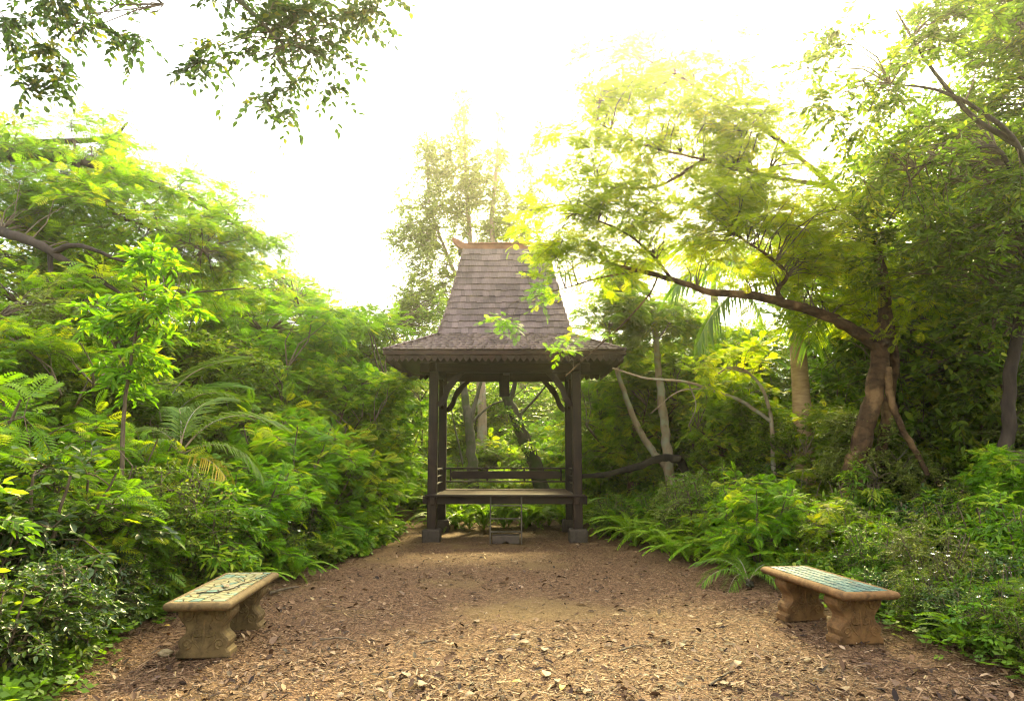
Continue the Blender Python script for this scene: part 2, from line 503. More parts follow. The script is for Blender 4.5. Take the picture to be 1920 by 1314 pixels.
# litter of chips and leaf scraps
def litter_mat():
    m, t, b, out = nodes('litter')
    at = t.nodes.new("ShaderNodeAttribute"); at.attribute_name = "tone"
    r = ramp(t, [(0, (.014, .007, .005)), (.22, (.046, .022, .011)), (.45, (.128, .066, .032)), (.75, (.23, .135, .07)), (.93, (.32, .22, .14)), (1, (.36, .26, .09))])
    t.links.new(at.outputs["Fac"], r.inputs["Fac"])
    n = noise(t, 40, 4, .6)
    c = mixc(t, r.outputs[0], (.05, .03, .02), 0.0)
    t.links.new(c, b.inputs["Base Color"])
    b.inputs["Roughness"].default_value = .75
    b.inputs["Specular IOR Level"].default_value = .25
    return m
M['litter'] = litter_mat()
def build_litter():
    rng = np.random.default_rng(5)
    mb = MB()
    def spots(n):
        y = 1.0 / rng.uniform(1 / 17.0, 1 / 4.3, n)
        x = rng.uniform(-1, 1, n) * (0.74 * y + .3)
        k = (x > xl(y) - .5) & (x < xr(y) + .5)
        k &= (np.hypot((x - .1) / 1.3, (y - 7.5) / 1.0) + rng.normal(0, .3, n) > .75) | (rng.uniform(0, 1, n) < .3)
        # drifts: litter gathers in some places and is trodden away in others
        w = .5 + .25 * np.sin(x * 2.3 + 1.1 * y) * np.cos(y * 1.9 - .7 * x) + .25 * np.sin(x * 5.1 - y * 4.3 + 2)
        k &= rng.uniform(0, 1, n) < .35 + .9 * w
        return x[k], y[k]
    def put(tm, n, smin, smax, tilt, tonep, lift):
        x, y = spots(n)
        n = len(x)
        a = rng.uniform(0, 2 * math.pi, n)
        D = np.stack([np.cos(a), np.sin(a), rng.normal(0, tilt, n)], -1)
        N = np.array((0, 0, 1.0)) + rng.normal(0, tilt, (n, 3))
        s = smin + (smax - smin) * rng.uniform(0, 1, n) ** 2.2
        P = np.stack([x, y, gz(x, y) + lift * rng.uniform(.2, 1, n)], -1)
        scatter(mb, tm, P, D, N, s, np.clip(rng.beta(*tonep, n), 0, 1))
    chip = (np.array([(0, -.12, 0), (1, -.10, .05), (.95, .12, .06), (.05, .10, .01)]), np.array([(0, 1, 2, 3)]))
    chip2 = (np.array([(0, -.06, 0), (1, -.05, .04), (1, .05, .05), (0, .06, .02)]), np.array([(0, 1, 2, 3)]))
    put(chip, 58000, .010, .05, .24, (1.0, 1.3), .012)
    put(chip2, 30000, .02, .10, .18, (1.5, 1.8), .014)
    put(t_oval(.5, .25, -.12), 9000, .025, .085, .32, (1.3, 1.6), .02)
    put(t_oval(.38, .3, -.2), 1500, .04, .10, .3, (.9, 1.6), .02)
    o = meshobj("leaf_litter", mb.mesh("leaf_litter", [M['litter']]))
    tag(o, "dry chips and leaf scraps strewn over the clearing", "leaf litter", kind="stuff")
build_litter()

# single larger fallen leaves
def dry_leaf_mat(name, c):
    m, t, b, out = nodes(name)
    oi = t.nodes.new("ShaderNodeObjectInfo")
    r = ramp(t, c); t.links.new(oi.outputs["Random"], r.inputs["Fac"])
    n = noise(t, 30, 4, .6)
    rn = ramp(t, [(.35, (.55, .5, .45)), (.7, (1, 1, 1))]); t.links.new(n.outputs["Fac"], rn.inputs["Fac"])
    t.links.new(mixc(t, r.outputs[0], rn.outputs[0], 1.0, 'MULTIPLY'), b.inputs["Base Color"])
    b.inputs["Roughness"].default_value = .7
    return m
M['dry_leaf'] = dry_leaf_mat('dry_leaf', [(0, (.07, .032, .017)), (.3, (.13, .066, .034)), (.6, (.17, .095, .05)), (.85, (.22, .135, .075)), (1, (.10, .042, .024))])
M['yellow_leaf'] = dry_leaf_mat('yellow_leaf', [(0, (.50, .33, .03)), (1, (.55, .40, .05))])
def curled_leaf_mesh(seed, w, mat):
    rg = random.Random(seed)
    n = 6
    V, F = [], []
    for i in range(n + 1):
        s = i / n
        hw = w * .5 * math.sin(math.pi * min(1, .06 + s * .94)) ** .7 * rg.uniform(.85, 1.1)
        z = .10 * math.sin(s * math.pi * rg.uniform(.8, 1.2)) + rg.uniform(-.02, .02)
        c = rg.uniform(.12, .3)
        V += [(s, -hw, z + c * hw), (s, 0, z), (s, hw, z + c * hw * rg.uniform(.3, 1.2))]
    for i in range(n):
        a = 3 * i
        F += [(a, a + 3, a + 4, a + 1), (a + 1, a + 4, a + 5, a + 2)]
    mb = MB(); mb.add(V, F)
    # a thin stalk
    tubes(mb, np.array([[(-.3, .02, .03), (-.12, 0, .01), (.02, 0, .0)]]), np.array([[.012, .012, .012]]), 4)
    return mb.mesh("fallen_leaf", [mat], smooth=True)
def build_fallen():
    rg = random.Random(11)
    ms = [curled_leaf_mesh(i, rg.uniform(.4, .62), M['dry_leaf']) for i in range(6)]
    k = 0
    while k < 110:
        y = 1 / rg.uniform(1 / 13, 1 / 4.6)
        x = rg.uniform(-1, 1) * .72 * y
        if not (xl(y) + .05 < x < xr(y) - .05) or (1.9 < x < 3.2 and 6 < y < 7.6) or (-2.8 < x < -2 and 5.5 < y < 7.3): continue
        o = meshobj("fallen_leaf", ms[k % 6])
        o.location = (x, y, float(gz(x, y)) + .022)
        s = .045 + .085 * rg.random() ** 1.6
        o.scale = (s, s, s)
        o.rotation_euler = (rg.uniform(-.3, .3), rg.uniform(-.25, .2), rg.uniform(0, 6.28))
        tag(o, "curled brown dry leaf fallen on the mulch of the clearing", "leaf", "dry leaves scattered over the clearing")
        k += 1
    ym = curled_leaf_mesh(40, .6, M['yellow_leaf'])
    for (u, v, lab) in [(960, 1286, "yellow fallen leaf lying on the mulch at the bottom centre of the picture"),
                        (1052, 1301, "yellow fallen leaf at the bottom edge, a step right of another yellow leaf"),
                        (305, 1180, "yellow fallen leaf beside the near leg of the cream tiled bench")]:
        a = px(u, v, 1.0); t = CAM_H / (CAM_H - a[2])
        o = meshobj("fallen_leaf", ym)
        o.location = (a[0] * t, t, .03); o.scale = (.07,) * 3; o.rotation_euler = (.1, -.1, u * .7)
        tag(o, lab, "leaf", "yellow leaves on the mulch")
    # sticks lying about
    sticks = [(1330, 1290, 1378, 1262, .010, "thin bent stick on the mulch in the lower right of the clearing"),
              (505, 1115, 560, 1103, .016, "dark stick lying by the far end of the cream tiled bench"),
              (600, 1203, 668, 1207, .010, "short dark stick across the mulch in front of the pavilion axis"),
              (790, 1211, 820, 1208, .012, "pale split stick on the mulch left of the pale grit patch"),
              (1160, 1225, 1210, 1215, .008, "thin dark twig on the mulch right of centre")]
    for (u0, v0, u1, v1, r, lab) in sticks:
        def g(u, v):
            a = px(u, v, 1.0); t = CAM_H / (CAM_H - a[2]); return np.array((a[0] * t, t, .02))
        a, b = g(u0, v0), g(u1, v1)
        mid = (a + b) / 2 + np.array((.03, .04, .012))
        mb = MB(); limb(mb, [a, mid, b], r, r * .5, 6, 5, np.random.default_rng(int(u0)), .25)
        o = meshobj("stick", mb.mesh("stick", [M['twig']], off=a, smooth=True)); o.location = a
        tag(o, lab, "stick")
build_fallen()

# ------------------------------------------------------------------ solid shape helpers (bmesh)
def bm_box(bm, sx, sy, sz, loc=(0, 0, 0), rot=None, bev=0.0, seg=1):
    g = bmesh.ops.create_cube(bm, size=1.0)
    vs = g['verts']
    bmesh.ops.scale(bm, vec=(sx, sy, sz), verts=vs)
    if bev:
        es = list({e for v in vs for e in v.link_edges})
        r = bmesh.ops.bevel(bm, geom=es, offset=bev, segments=seg, affect='EDGES', profile=.5)
        vs = list({v for f in r['faces'] for v in f.verts} | {v for v in vs if v.is_valid})
    if rot is not None: bmesh.ops.rotate(bm, matrix=Euler(rot).to_matrix(), verts=vs, cent=(0, 0, 0))
    bmesh.ops.translate(bm, vec=loc, verts=vs)
    return vs

def box(name, sx, sy, sz, loc, mat, parent=None, rot=None, bev=.006, seg=1):
    bm = bmesh.new()
    bm_box(bm, sx, sy, sz, bev=bev, seg=seg)
    me = bpy.data.meshes.new(name); bm.to_mesh(me); bm.free()
    me.materials.append(mat)
    o = meshobj(name, me, parent)
    o.location = loc
    if rot: o.rotation_euler = rot
    return o

def prism_mesh(name, pts, depth, mat, bev=.004):
    """2D outline (x, z) extruded along y, centred"""
    bm = bmesh.new()
    a = [bm.verts.new((x, -depth / 2, z)) for x, z in pts]
    b = [bm.verts.new((x, depth / 2, z)) for x, z in pts]
    n = len(pts)
    bm.faces.new(a); bm.faces.new(b[::-1])
    for i in range(n):
        bm.faces.new((a[i], b[i], b[(i + 1) % n], a[(i + 1) % n]))
    bmesh.ops.recalc_face_normals(bm, faces=bm.faces)
    if bev:
        es = [e for e in bm.edges if all(abs(abs(f.normal.y)) < .5 for f in e.link_faces) is False and len({abs(f.normal.y) > .5 for f in e.link_faces}) == 2]
        bmesh.ops.bevel(bm, geom=es, offset=bev, segments=1, affect='EDGES', profile=.5)
    bmesh.ops.triangulate(bm, faces=[f for f in bm.faces if len(f.verts) > 4])
    me = bpy.data.meshes.new(name); bm.to_mesh(me); bm.free()
    me.materials.append(mat)
    return me

# ------------------------------------------------------------------ pavilion
M['timber'] = wood_mat('timber', (.007, .0034, .002), (.027, .013, .0075), .6, vary=.2)
M['timber_h'] = wood_mat('timber_h', (.009, .0045, .003), (.034, .017, .010), .6, stretch=(.1, 1, 1), vary=.2)
M['floor_wood'] = wood_mat('floor_wood', (.028, .012, .007), (.06, .028, .017), .8, stretch=(.08, 1, 1), vary=.15, spec=.1)
M['fascia'] = wood_mat('fascia', (.016, .007, .0045), (.048, .022, .012), .6, stretch=(.15, 1, 1), vary=.3)
M['ridge'] = wood_mat('ridge', (.11, .042, .022), (.24, .105, .056), .6, stretch=(.15, 1, 1), vary=.1)
M['shingle'] = wood_mat('shingle', (.062, .041, .040), (.165, .119, .113), .6, stretch=(1.6, .12, 1), scale=12, vary=.28)
M['shingle_far'] = wood_mat('shingle_far', (.085, .056, .049), (.21, .15, .132), .5, stretch=(1.6, .3, 1), scale=7, vary=.1)

def stone_mat(name, c0, c1, c2, scale=14):
    m, t, b, out = nodes(name)
    n = noise(t, scale, 8, .65); n2 = noise(t, 2.6, 5, .6)
    r = ramp(t, [(.3, c0), (.7, c1)]); t.links.new(n.outputs["Fac"], r.inputs["Fac"])
    r2 = ramp(t, [(.45, (0, 0, 0)), (.7, (1, 1, 1))]); t.links.new(n2.outputs["Fac"], r2.inputs["Fac"])
    n3 = noise(t, 7.5, 6, .7, dist=.6)
    r3 = ramp(t, [(.30, (.30, .27, .22)), (.52, (1, 1, 1))]); t.links.new(n3.outputs["Fac"], r3.inputs["Fac"])
    cc = mixc(t, r.outputs[0], c2, r2.outputs[0])
    t.links.new(mixc(t, cc, r3.outputs[0], .85, 'MULTIPLY'), b.inputs["Base Color"])
    b.inputs["Roughness"].default_value = .85
    b.inputs["Specular IOR Level"].default_value = .25
    bump(t, b, n.outputs["Fac"], .5, .012)
    return m
M['base_stone'] = stone_mat('base_stone', (.035, .026, .021), (.085, .062, .05), (.045, .034, .025))

PX, PY = -0.125, 13.87
HX, HY = 1.28, 0.875
pav = empty("pavilion", (PX, PY, 0))
tag(pav, "open dark timber pavilion with steep shingled roof and raised platform", "pavilion")

def part(o): o.parent = pav; return o
for sx in (-1, 1):
    for sy in (-1, 1):
        x, y = sx * HX, sy * HY
        box("base_stone", .32, .32, .245, (x, y, .112), M['base_stone'], pav, bev=.03, seg=2)
        # post slightly tapered, with a chamfer and a carved collar
        bm = bmesh.new()
        vs = bm_box(bm, .165, .165, 2.92, (0, 0, 1.46), bev=.012)
        for v in bm.verts: v.co.x *= 1 - .05 * v.co.z / 2.9; v.co.y *= 1 - .05 * v.co.z / 2.9
        me = bpy.data.meshes.new("post"); bm.to_mesh(me); bm.free(); me.materials.append(M['timber'])
        o = meshobj("post", me, pav); o.location = (x, y, .225)
        c = box("carved_band", .15, .006, .5, (0, sy * -.0, 0), M['timber'], o, bev=.002)
        c.location = (0, -.081, 1.3); c.scale = (.75, 1, 1)
# platform beams with through tenons
for sy in (-1, 1):
    box("platform_beam", 2 * HX + .34, .09, .14, (0, sy * HY - .02 * sy, .725), M['timber_h'], pav, bev=.008)
for sx in (-1, 1):
    o = box("platform_beam", 2 * HY + .26, .085, .13, (sx * HX - .015 * sx, 0, .722), M['timber_h'], pav, rot=(0, 0, math.pi / 2), bev=.008)
# floor boards running across
nb = 12
fw = (2 * HY + .15) / nb
for i in range(nb):
    inset = .09 if i in (0, nb - 1) else 0
    y = -HY - .075 + fw * (i + .5)
    box("floor_board", 2 * HX - .17 if 0 < i < nb - 1 else 2 * HX - .17, fw - .006, .03, (0, y, .812 + (i % 3) * .001), M['floor_wood'], pav, bev=.004)
# dark nosing along the front edge, running past the posts
box("platform_edge", 2 * HX + .24, .05, .045, (0, -HY - .11, .806), M['timber_h'], pav, bev=.01, seg=2)
# top frame
for sy in (-1, 1):
    box("lintel", 2 * HX + .5, .12, .17, (0, sy * HY, 3.065), M['timber_h'], pav, bev=.008)
for sx in (-1, 1):
    box("lintel", 2 * HY + .5, .11, .16, (sx * HX, 0, 3.07), M['timber_h'], pav, rot=(0, 0, math.pi / 2), bev=.008)
# curved braces under the lintels
def brace_mesh():
    c = spline([(0, -.60, 0), (.07, -.525, 0), (.13, -.43, 0), (.165, -.32, 0), (.21, -.22, 0), (.29, -.125, 0), (.385, -.05, 0), (.44, 0.01, 0)], 3)
    n = len(c)
    d = np.gradient(c, axis=0); nn = nrm(np.stack([-d[:, 1], d[:, 0], 0 * d[:, 0]], -1))
    w = .042 + .02 * np.sin(np.linspace(0, math.pi, n)) + .012 * np.sin(np.linspace(0, 4 * math.pi, n))
    a = c + nn * .045; e = c - nn * w[:, None]
    pts = [(p[0], p[1]) for p in e] + [(p[0], p[1]) for p in a[::-1]]
    return prism_mesh("brace", pts, .06, M['timber'], bev=.005)
bmesh_brace = brace_mesh()
for sy in (-1, 1):
    for sx in (-1, 1):
        o = meshobj("brace", bmesh_brace, pav)
        o.location = (sx * (HX - .075), sy * HY, 2.985)
        o.scale = (-sx, 1, 1)
for sx in (-1, 1):
    for sy in (-1, 1):
        o = meshobj("brace", bmesh_brace, pav)
        o.location = (sx * HX, sy * (HY - .075), 2.985)
        o.rotation_euler = (0, 0, -sy * math.pi / 2)
        o.scale = (.75, 1, .9)
# hanging carved block under the rear lintel
hb = prism_mesh("hanging_block", [(-.095, .44), (-.095, .03), (-.1, 0), (.1, 0), (.095, .03), (.095, .44)], .1, M['timber'])
o = meshobj("hanging_block", hb, pav); o.location = (-0.02, -.2, 2.6)
box("cross_tie", .12, 2 * HY, .13, (0.02, 0, 3.06), M['timber'], pav)

# railings on three sides
def railing(cx, cy, length, rz, plank):
    g = empty("railing", (cx, cy, .83), rz); g.parent = pav
    box("top_rail", length, .045, .035, (0, 0, .405), M['timber_h'], g)
    box("bottom_rail", length, .04, .03, (0, 0, .145), M['timber_h'], g)
    if plank:
        a = .056; w = length / 2 - .16
        pts = []
        for k in range(9):
            th = -math.pi / 2 + math.pi * k / 8
            pts.append((w + a * math.cos(th), a * math.sin(th) * 1.4))
        for k in range(9):
            th = math.pi / 2 + math.pi * k / 8
            pts.append((-w + a * math.cos(th), a * math.sin(th) * 1.4))
        o = meshobj("back_plank", prism_mesh("back_plank", pts, .025, M['fascia']), g); o.location = (0, -.012, .275)
        xs = [-.92, -.31, .31, .92]
    else:
        box("middle_rail", length, .03, .025, (0, 0, .275), M['timber_h'], g)
        xs = [-.4, 0, .4]
    for x in xs:
        box("baluster", .035, .03, .23, (x * length / 2.0 * (1 if plank else 1), .012, .275), M['timber'], g)
railing(0, HY, 2 * HX - .15, 0, True)
railing(-HX, 0, 2 * HY - .15, math.pi / 2, False)
railing(HX, 0, 2 * HY - .15, -math.pi / 2, False)

# ---- roof
EX, EY, EZ = 2.065, 1.70, 3.285      # eaves
JX, JY, JZ = 1.215, 0.93, 3.67       # break between skirt and spire
TX, TY, TZ = 0.815, 0.11, 5.49       # under the ridge
roof = empty("roof", (0, 0, 0)); roof.parent = pav
def prof(t):                          # concave spire
    s = t ** .86
    return JX + (TX - JX) * s, JY + (TY - JY) * s, JZ + (TZ - JZ) * t
def shell(name, rings, mat, cap=False):
    mb = MB()
    V = []
    for (hx, hy, z) in rings:
        V += [(-hx, -hy, z), (hx, -hy, z), (hx, hy, z), (-hx, hy, z)]
    F = []
    for i in range(len(rings) - 1):
        for k in range(4):
            a = 4 * i + k; b = 4 * i + (k + 1) % 4
            F.append((a, b, b + 4, a + 4))
    if cap: F.append((4 * len(rings) - 4, 4 * len(rings) - 3, 4 * len(rings) - 2, 4 * len(rings) - 1))
    mb.add(V, F)
    o = meshobj(name, mb.mesh(name, [mat]), roof)
    return o
shell("roof_deck", [(EX - .03, EY - .03, EZ - .05), (JX - .02, JY - .02, JZ - .03)] + [tuple(np.array(prof(t)) - np.array((.03, .03, 0))) for t in np.linspace(.0, 1, 9)][1:], M['timber'], True)
shell("soffit", [(EX - .04, EY - .04, EZ - .075), (HX + .05, HY + .05, 3.14), (JX - .1, JY - .1, 3.6)], M['timber'])

def shingle_unit():
    # x across (-.5..+.5), y up the slope (0 at the butt .. 1), z out of the roof; butt thick, head thin
    bm = bmesh.new()
    pts = [(-.49, 0, 0), (.49, 0, 0), (.49, 1, 0), (-.49, 1, 0)]
    lo = [bm.verts.new((x, y, -.004)) for x, y, z in pts]
    hi = [bm.verts.new((x, y, .02 if y < .5 else .002)) for x, y, z in pts]
    bm.faces.new(lo[::-1]); bm.faces.new(hi)
    for i in range(4): bm.faces.new((lo[i], lo[(i + 1) % 4], hi[(i + 1) % 4], hi[i]))
    me = bpy.data.meshes.new("shingle"); bm.to_mesh(me); bm.free()
    me.materials.append(M['shingle'])
    return me
SH = shingle_unit()
SHV = np.array([v.co[:] for v in SH.vertices]); SHF = np.array([p.vertices[:] for p in SH.polygons])
rg = random.Random(3)
rows = 14
far = MB()
def face_frame(side, c0, c1):
    """lower mid point, up-slope vector, across vector, normal of one roof row on a side"""
    (x0, y0, z0), (x1, y1, z1) = c0, c1
    if side == 0: lo, hi, ac = np.array((0, -y0, z0)), np.array((0, -y1, z1)), np.array((1., 0, 0))
    elif side == 1: lo, hi, ac = np.array((x0, 0, z0)), np.array((x1, 0, z1)), np.array((0, 1., 0))
    elif side == 2: lo, hi, ac = np.array((0, y0, z0)), np.array((0, y1, z1)), np.array((-1., 0, 0))
    else: lo, hi, ac = np.array((-x0, 0, z0)), np.array((-x1, 0, z1)), np.array((0, -1., 0))
    up = hi - lo
    return lo, up, ac, nrm(np.cross(ac, up)), ((x0, x1) if side in (0, 2) else (y0, y1))
def shingle_row(side, c0, c1, width, single, overlap=1.35):
    lo, up, ac, nn, (h0, h1) = face_frame(side, c0, c1)
    ln = np.linalg.norm(up); uh = up / ln
    n = max(3, int(round(2 * h0 / width)))
    ws = np.array([rg.uniform(.72, 1.3) for _ in range(n)]); ws = ws / ws.sum() * (2 * h0 + .01)
    x = -h0 - .005
    for w in ws:
        j = rg.uniform(-.012, .012)
        c = lo + ac * (x + w / 2) + uh * j + nn * .006
        L_ = ln * overlap - j
        # keep heads inside the hips
        tilt = rg.uniform(-.014, .014)
        if single:
            Rm = Matrix((ac, uh, nn)).transposed().to_4x4()
            o = meshobj("shingle", SH, roof)
            o.matrix_local = Matrix.Translation(c) @ Rm @ Matrix.Rotation(tilt, 4, 'Z') @ Matrix.Diagonal((w, L_, rg.uniform(.8, 1.3), 1))
        else:
            v = SHV * np.array((w, L_, 1.0))
            far.add(c + v[:, :1] * ac + v[:, 1:2] * uh + v[:, 2:] * nn, SHF, 0, rg.random())
        x += w
for r_ in range(rows):
    c0, c1 = prof(r_ / rows), prof((r_ + 1) / rows)
    for side in range(4):
        shingle_row(side, c0, c1, .108, side == 0, 1.3 if r_ < rows - 1 else 1.0)
sk = 8
for r_ in range(sk):
    a, b = r_ / sk, (r_ + 1) / sk
    f = lambda t: (EX + (JX - EX) * t, EY + (JY - EY) * t, EZ + (JZ - EZ) * t ** 1.12)
    for side in range(4):
        shingle_row(side, f(a), f(b), .13, False, 1.25)
o = meshobj("shingle_courses", far.mesh("shingle_courses", [M['shingle_far']]), roof)
o["kind"] = "stuff"
# hip caps on the spire and on the skirt
mb = MB()
for sx in (-1, 1):
    for sy in (-1, 1):
        p = np.array([[sx * (prof(t)[0] + .004), sy * (prof(t)[1] + .004), prof(t)[2]] for t in np.linspace(0, 1, 9)])
        tubes(mb, p[None], np.full((1, 9), .022), 6)
        tubes(mb, np.array([[(sx * EX, sy * EY, EZ + .005), (sx * JX, sy * JY, JZ + .01)]]), np.full((1, 2), .022), 6)
meshobj("hip_caps", mb.mesh("hip_caps", [M['shingle_far']], smooth=True), roof)
# fascia and carved valance
vpts = [(-.052, 0), (-.052, -.075), (-.047, -.10), (-.036, -.118), (-.022, -.128), (-.010, -.133), (-.006, -.15), (0, -.16),
        (.006, -.15), (.010, -.133), (.022, -.128), (.036, -.118), (.047, -.10), (.052, -.075), (.052, 0)]
VAL = prism_mesh("valance_board", [(x * .97, z) for x, z in vpts], .018, M['fascia'], bev=0)
for side, (hl, off) in enumerate(((EX, EY), (EY, EX), (EX, EY), (EY, EX))):
    rz = side * math.pi / 2
    d = Vector((math.sin(rz), -math.cos(rz), 0))
    if side == 0: d = Vector((0, -1, 0))
    ac = Vector((math.cos(rz), math.sin(rz), 0))
    fb = box("fascia_board", 2 * hl - (.0 if side % 2 == 0 else .05), .025, .075, tuple(d * (off - .012) + Vector((0, 0, EZ - .048))), M['fascia'], roof, rot=(0, 0, rz), bev=.004)
    n = int(2 * (hl - .06) / .106)
    for k in range(n):
        x = -(hl - .06) + (k + .5) * 2 * (hl - .06) / n
        o = meshobj("valance_board", VAL, roof)
        o.location = d * (off - .045) + ac * x + Vector((0, 0, EZ - .055))
        o.rotation_euler = (rg.uniform(-.02, .02), 0, rz)
        o.scale = (2 * (hl - .06) / n / .104, 1, .95)
# ridge with upturned ends
top = [(-1.06, .255), (-1.045, .235), (-1.0, .228), (-.94, .20), (-.86, .155), (-.78, .13), (-.6, .122), (0, .118), (.6, .122), (.78, .13), (.86, .155), (.94, .20), (1.0, .228), (1.045, .235), (1.06, .255)]
top = [(-1.05, .245), (-1.0, .24)] + [(-.93, .20), (-.85, .155), (-.77, .135), (-.6, .128), (0, .122), (.6, .128), (.77, .135), (.85, .155), (.93, .20)] + [(1.0, .24), (1.05, .245)]
bot = [(1.055, .205), (1.02, .14), (.95, .065), (.87, .01), (.8, -.01), (0, -.015), (-.8, -.01), (-.87, .01), (-.95, .065), (-1.02, .14), (-1.055, .205)]
o = meshobj("ridge_beam", prism_mesh("ridge_beam", top + bot, .16, M['ridge'], bev=.012), roof)
o.location = (0, 0, TZ)
box("ridge_cap", 1.5, .2, .03, (0, 0, TZ + .125), M['ridge'], roof, bev=.008)
for sx in (-1, 1):
    box("ridge_bracket", .2, .24, .06, (sx * .83, 0, TZ - .04), M['timber'], roof, bev=.01)

# ladder leaning at the front and the carved step block under it
M['ladder'] = wood_mat('ladder', (.035, .027, .019), (.09, .07, .05), .6, vary=.1)
lad = empty("ladder", (PX + .02, PY - HY - .2, 0))
tag(lad, "short thin ladder leaning against the front edge of the pavilion platform", "ladder")
for s in (-1, 1):
    o = box("side_rail", .026, .03, .80, (s * .27, .04, .392), M['ladder'], lad, rot=(-.10, 0, 0), bev=.005)
for z in (.2, .42, .64):
    box("rung", .53, .035, .022, (0, (z - .39) * .1 + .04, z), M['ladder'], lad, bev=.004)
M['step_stone'] = stone_mat('step_stone', (.04, .028, .022), (.10, .072, .055), (.06, .045, .035))
st = prism_mesh("step_block", [(-.235, 0), (-.235, .14), (.235, .14), (.235, 0), (.06, 0), (.05, .02), (.02, .025), (0, .045), (-.02, .025), (-.05, .02), (-.06, 0)], .3, M['step_stone'], bev=.01)
o = meshobj("step_block", st); o.location = (PX + .02, PY - HY - .1, .0)
tag(o, "low dark step block with a notched foot, under the ladder", "step")

# ------------------------------------------------------------------ benches
M['bench_stone'] = stone_mat('bench_stone', (.08, .05, .02), (.19, .125, .05), (.12, .075, .028), 16)
M['bench_stone_b'] = stone_mat('bench_stone_b', (.10, .05, .018), (.22, .115, .042), (.15, .073, .024), 16)
def tile_mat(name, stops, rough=.5):
    m, t, b, out = nodes(name)
    oi = t.nodes.new("ShaderNodeObjectInfo")
    r = ramp(t, stops); r.color_ramp.interpolation = 'CONSTANT'
    t.links.new(oi.outputs["Random"], r.inputs["Fac"])
    n = noise(t, 24, 5, .6)
    rn = ramp(t, [(.3, (.72, .70, .66)), (.65, (1, 1, 1))]); t.links.new(n.outputs["Fac"], rn.inputs["Fac"])
    t.links.new(mixc(t, r.outputs[0], rn.outputs[0], 1.0, 'MULTIPLY'), b.inputs["Base Color"])
    b.inputs["Roughness"].default_value = rough
    b.inputs["Specular IOR Level"].default_value = .22
    return m
M['tile_cream'] = tile_mat('tile_cream', [(0, (.27, .25, .13)), (.35, (.19, .25, .17)), (.55, (.29, .24, .115)), (.75, (.12, .20, .155)), (.88, (.25, .225, .14))])
M['tile_teal'] = tile_mat('tile_teal', [(0, (.028, .085, .095)), (.25, (.038, .11, .12)), (.5, (.055, .14, .145)), (.75, (.032, .075, .095)), (.9, (.08, .16, .16))], .5)
M['grout_dark'] = stone_mat('grout_dark', (.05, .04, .025), (.13, .10, .06), (.09, .07, .04))
M['grout_pale'] = stone_mat('grout_pale', (.15, .16, .13), (.24, .25, .21), (.17, .18, .15))

BL, BW, BH = 1.42, .50, .45
def leg_mesh(mat):
    half = [(0, .205), (.05, .205), (.055, .19), (.075, .178), (.10, .188), (.125, .192), (.15, .18), (.17, .155), (.195, .138), (.225, .138), (.255, .155),
            (.285, .182), (.315, .202), (.345, .208), (.37, .20), (.385, .185), (.387, .18)]
    pts = [(h, z) for z, h in half] + [(-h, z) for z, h in half[::-1]]
    # extruded along y with a plinth: the outline is in x-z
    return prism_mesh("leg", pts, .2, mat, bev=.012)
def carving_mesh(mat, y):
    mb = MB()
    def spiral(cx, cz, r, turns, a0, sg, y):
        t = np.linspace(0, 1, 22)
        a = a0 + sg * t * turns * 2 * math.pi
        rr = r * (1 - .85 * t)
        p = np.stack([cx + rr * np.cos(a), np.full(22, y), cz + rr * np.sin(a)], -1)
        tubes(mb, p[None], np.linspace(.009, .005, 22)[None], 5)
    for s in (-1, 1):
        spiral(s * .125, .325, .052, 1.6, math.pi / 2, s, y)
        spiral(s * .125, .115, .042, 1.5, -math.pi / 2, -s, y)
        spiral(s * .05, .2, .045, 1.2, math.pi * (0 if s < 0 else 1), s, y)
        p = spline([(s * .02, y, .36), (s * .06, y, .30), (s * .045, y, .25), (s * .09, y, .2), (s * .08, y, .14), (s * .03, y, .08)], 4)
        tubes(mb, p[None], np.full((1, len(p)), .006), 5)
    p = np.array([(0, y, .09), (0, y, .2), (0, y, .3)]); tubes(mb, p[None], np.array([[.006, .016, .006]]), 6)
    return mb.mesh("carving", [mat], smooth=True)
def slab_mesh(mat, fld):
    # loops of a rounded rectangle edge: bullnose with a lip round the sunk tile field
    prof_ = [(-.035, 0), (-.012, .006), (0, .02), (.004, .035), (0, .05), (-.012, .062), (-.03, .067), (-fld, .067), (-fld, .055)]
    mb = MB(); V = []; F = []
    def loop(off, z):
        hx, hy = BW / 2 + off, BL / 2 + off
        c = .018
        return [(-hx + c, -hy, z), (hx - c, -hy, z), (hx, -hy + c, z), (hx, hy - c, z), (hx - c, hy, z), (-hx + c, hy, z), (-hx, hy - c, z), (-hx, -hy + c, z)]
    for (o_, z) in prof_: V += loop(o_, z)
    n = len(prof_)
    for i in range(n - 1):
        for k in range(8):
            a = 8 * i + k; b = 8 * i + (k + 1) % 8
            F.append((a, b, b + 8, a + 8))
    F += [(0, 7, 6, 5), (0, 5, 4, 1), (1, 4, 3, 2)]
    a = 8 * (n - 1)
    F += [(a, a + 5, a + 6, a + 7), (a, a + 1, a + 4, a + 5), (a + 1, a + 2, a + 3, a + 4)]
    mb.add(V, F)
    return mb.mesh("seat_slab", [mat])
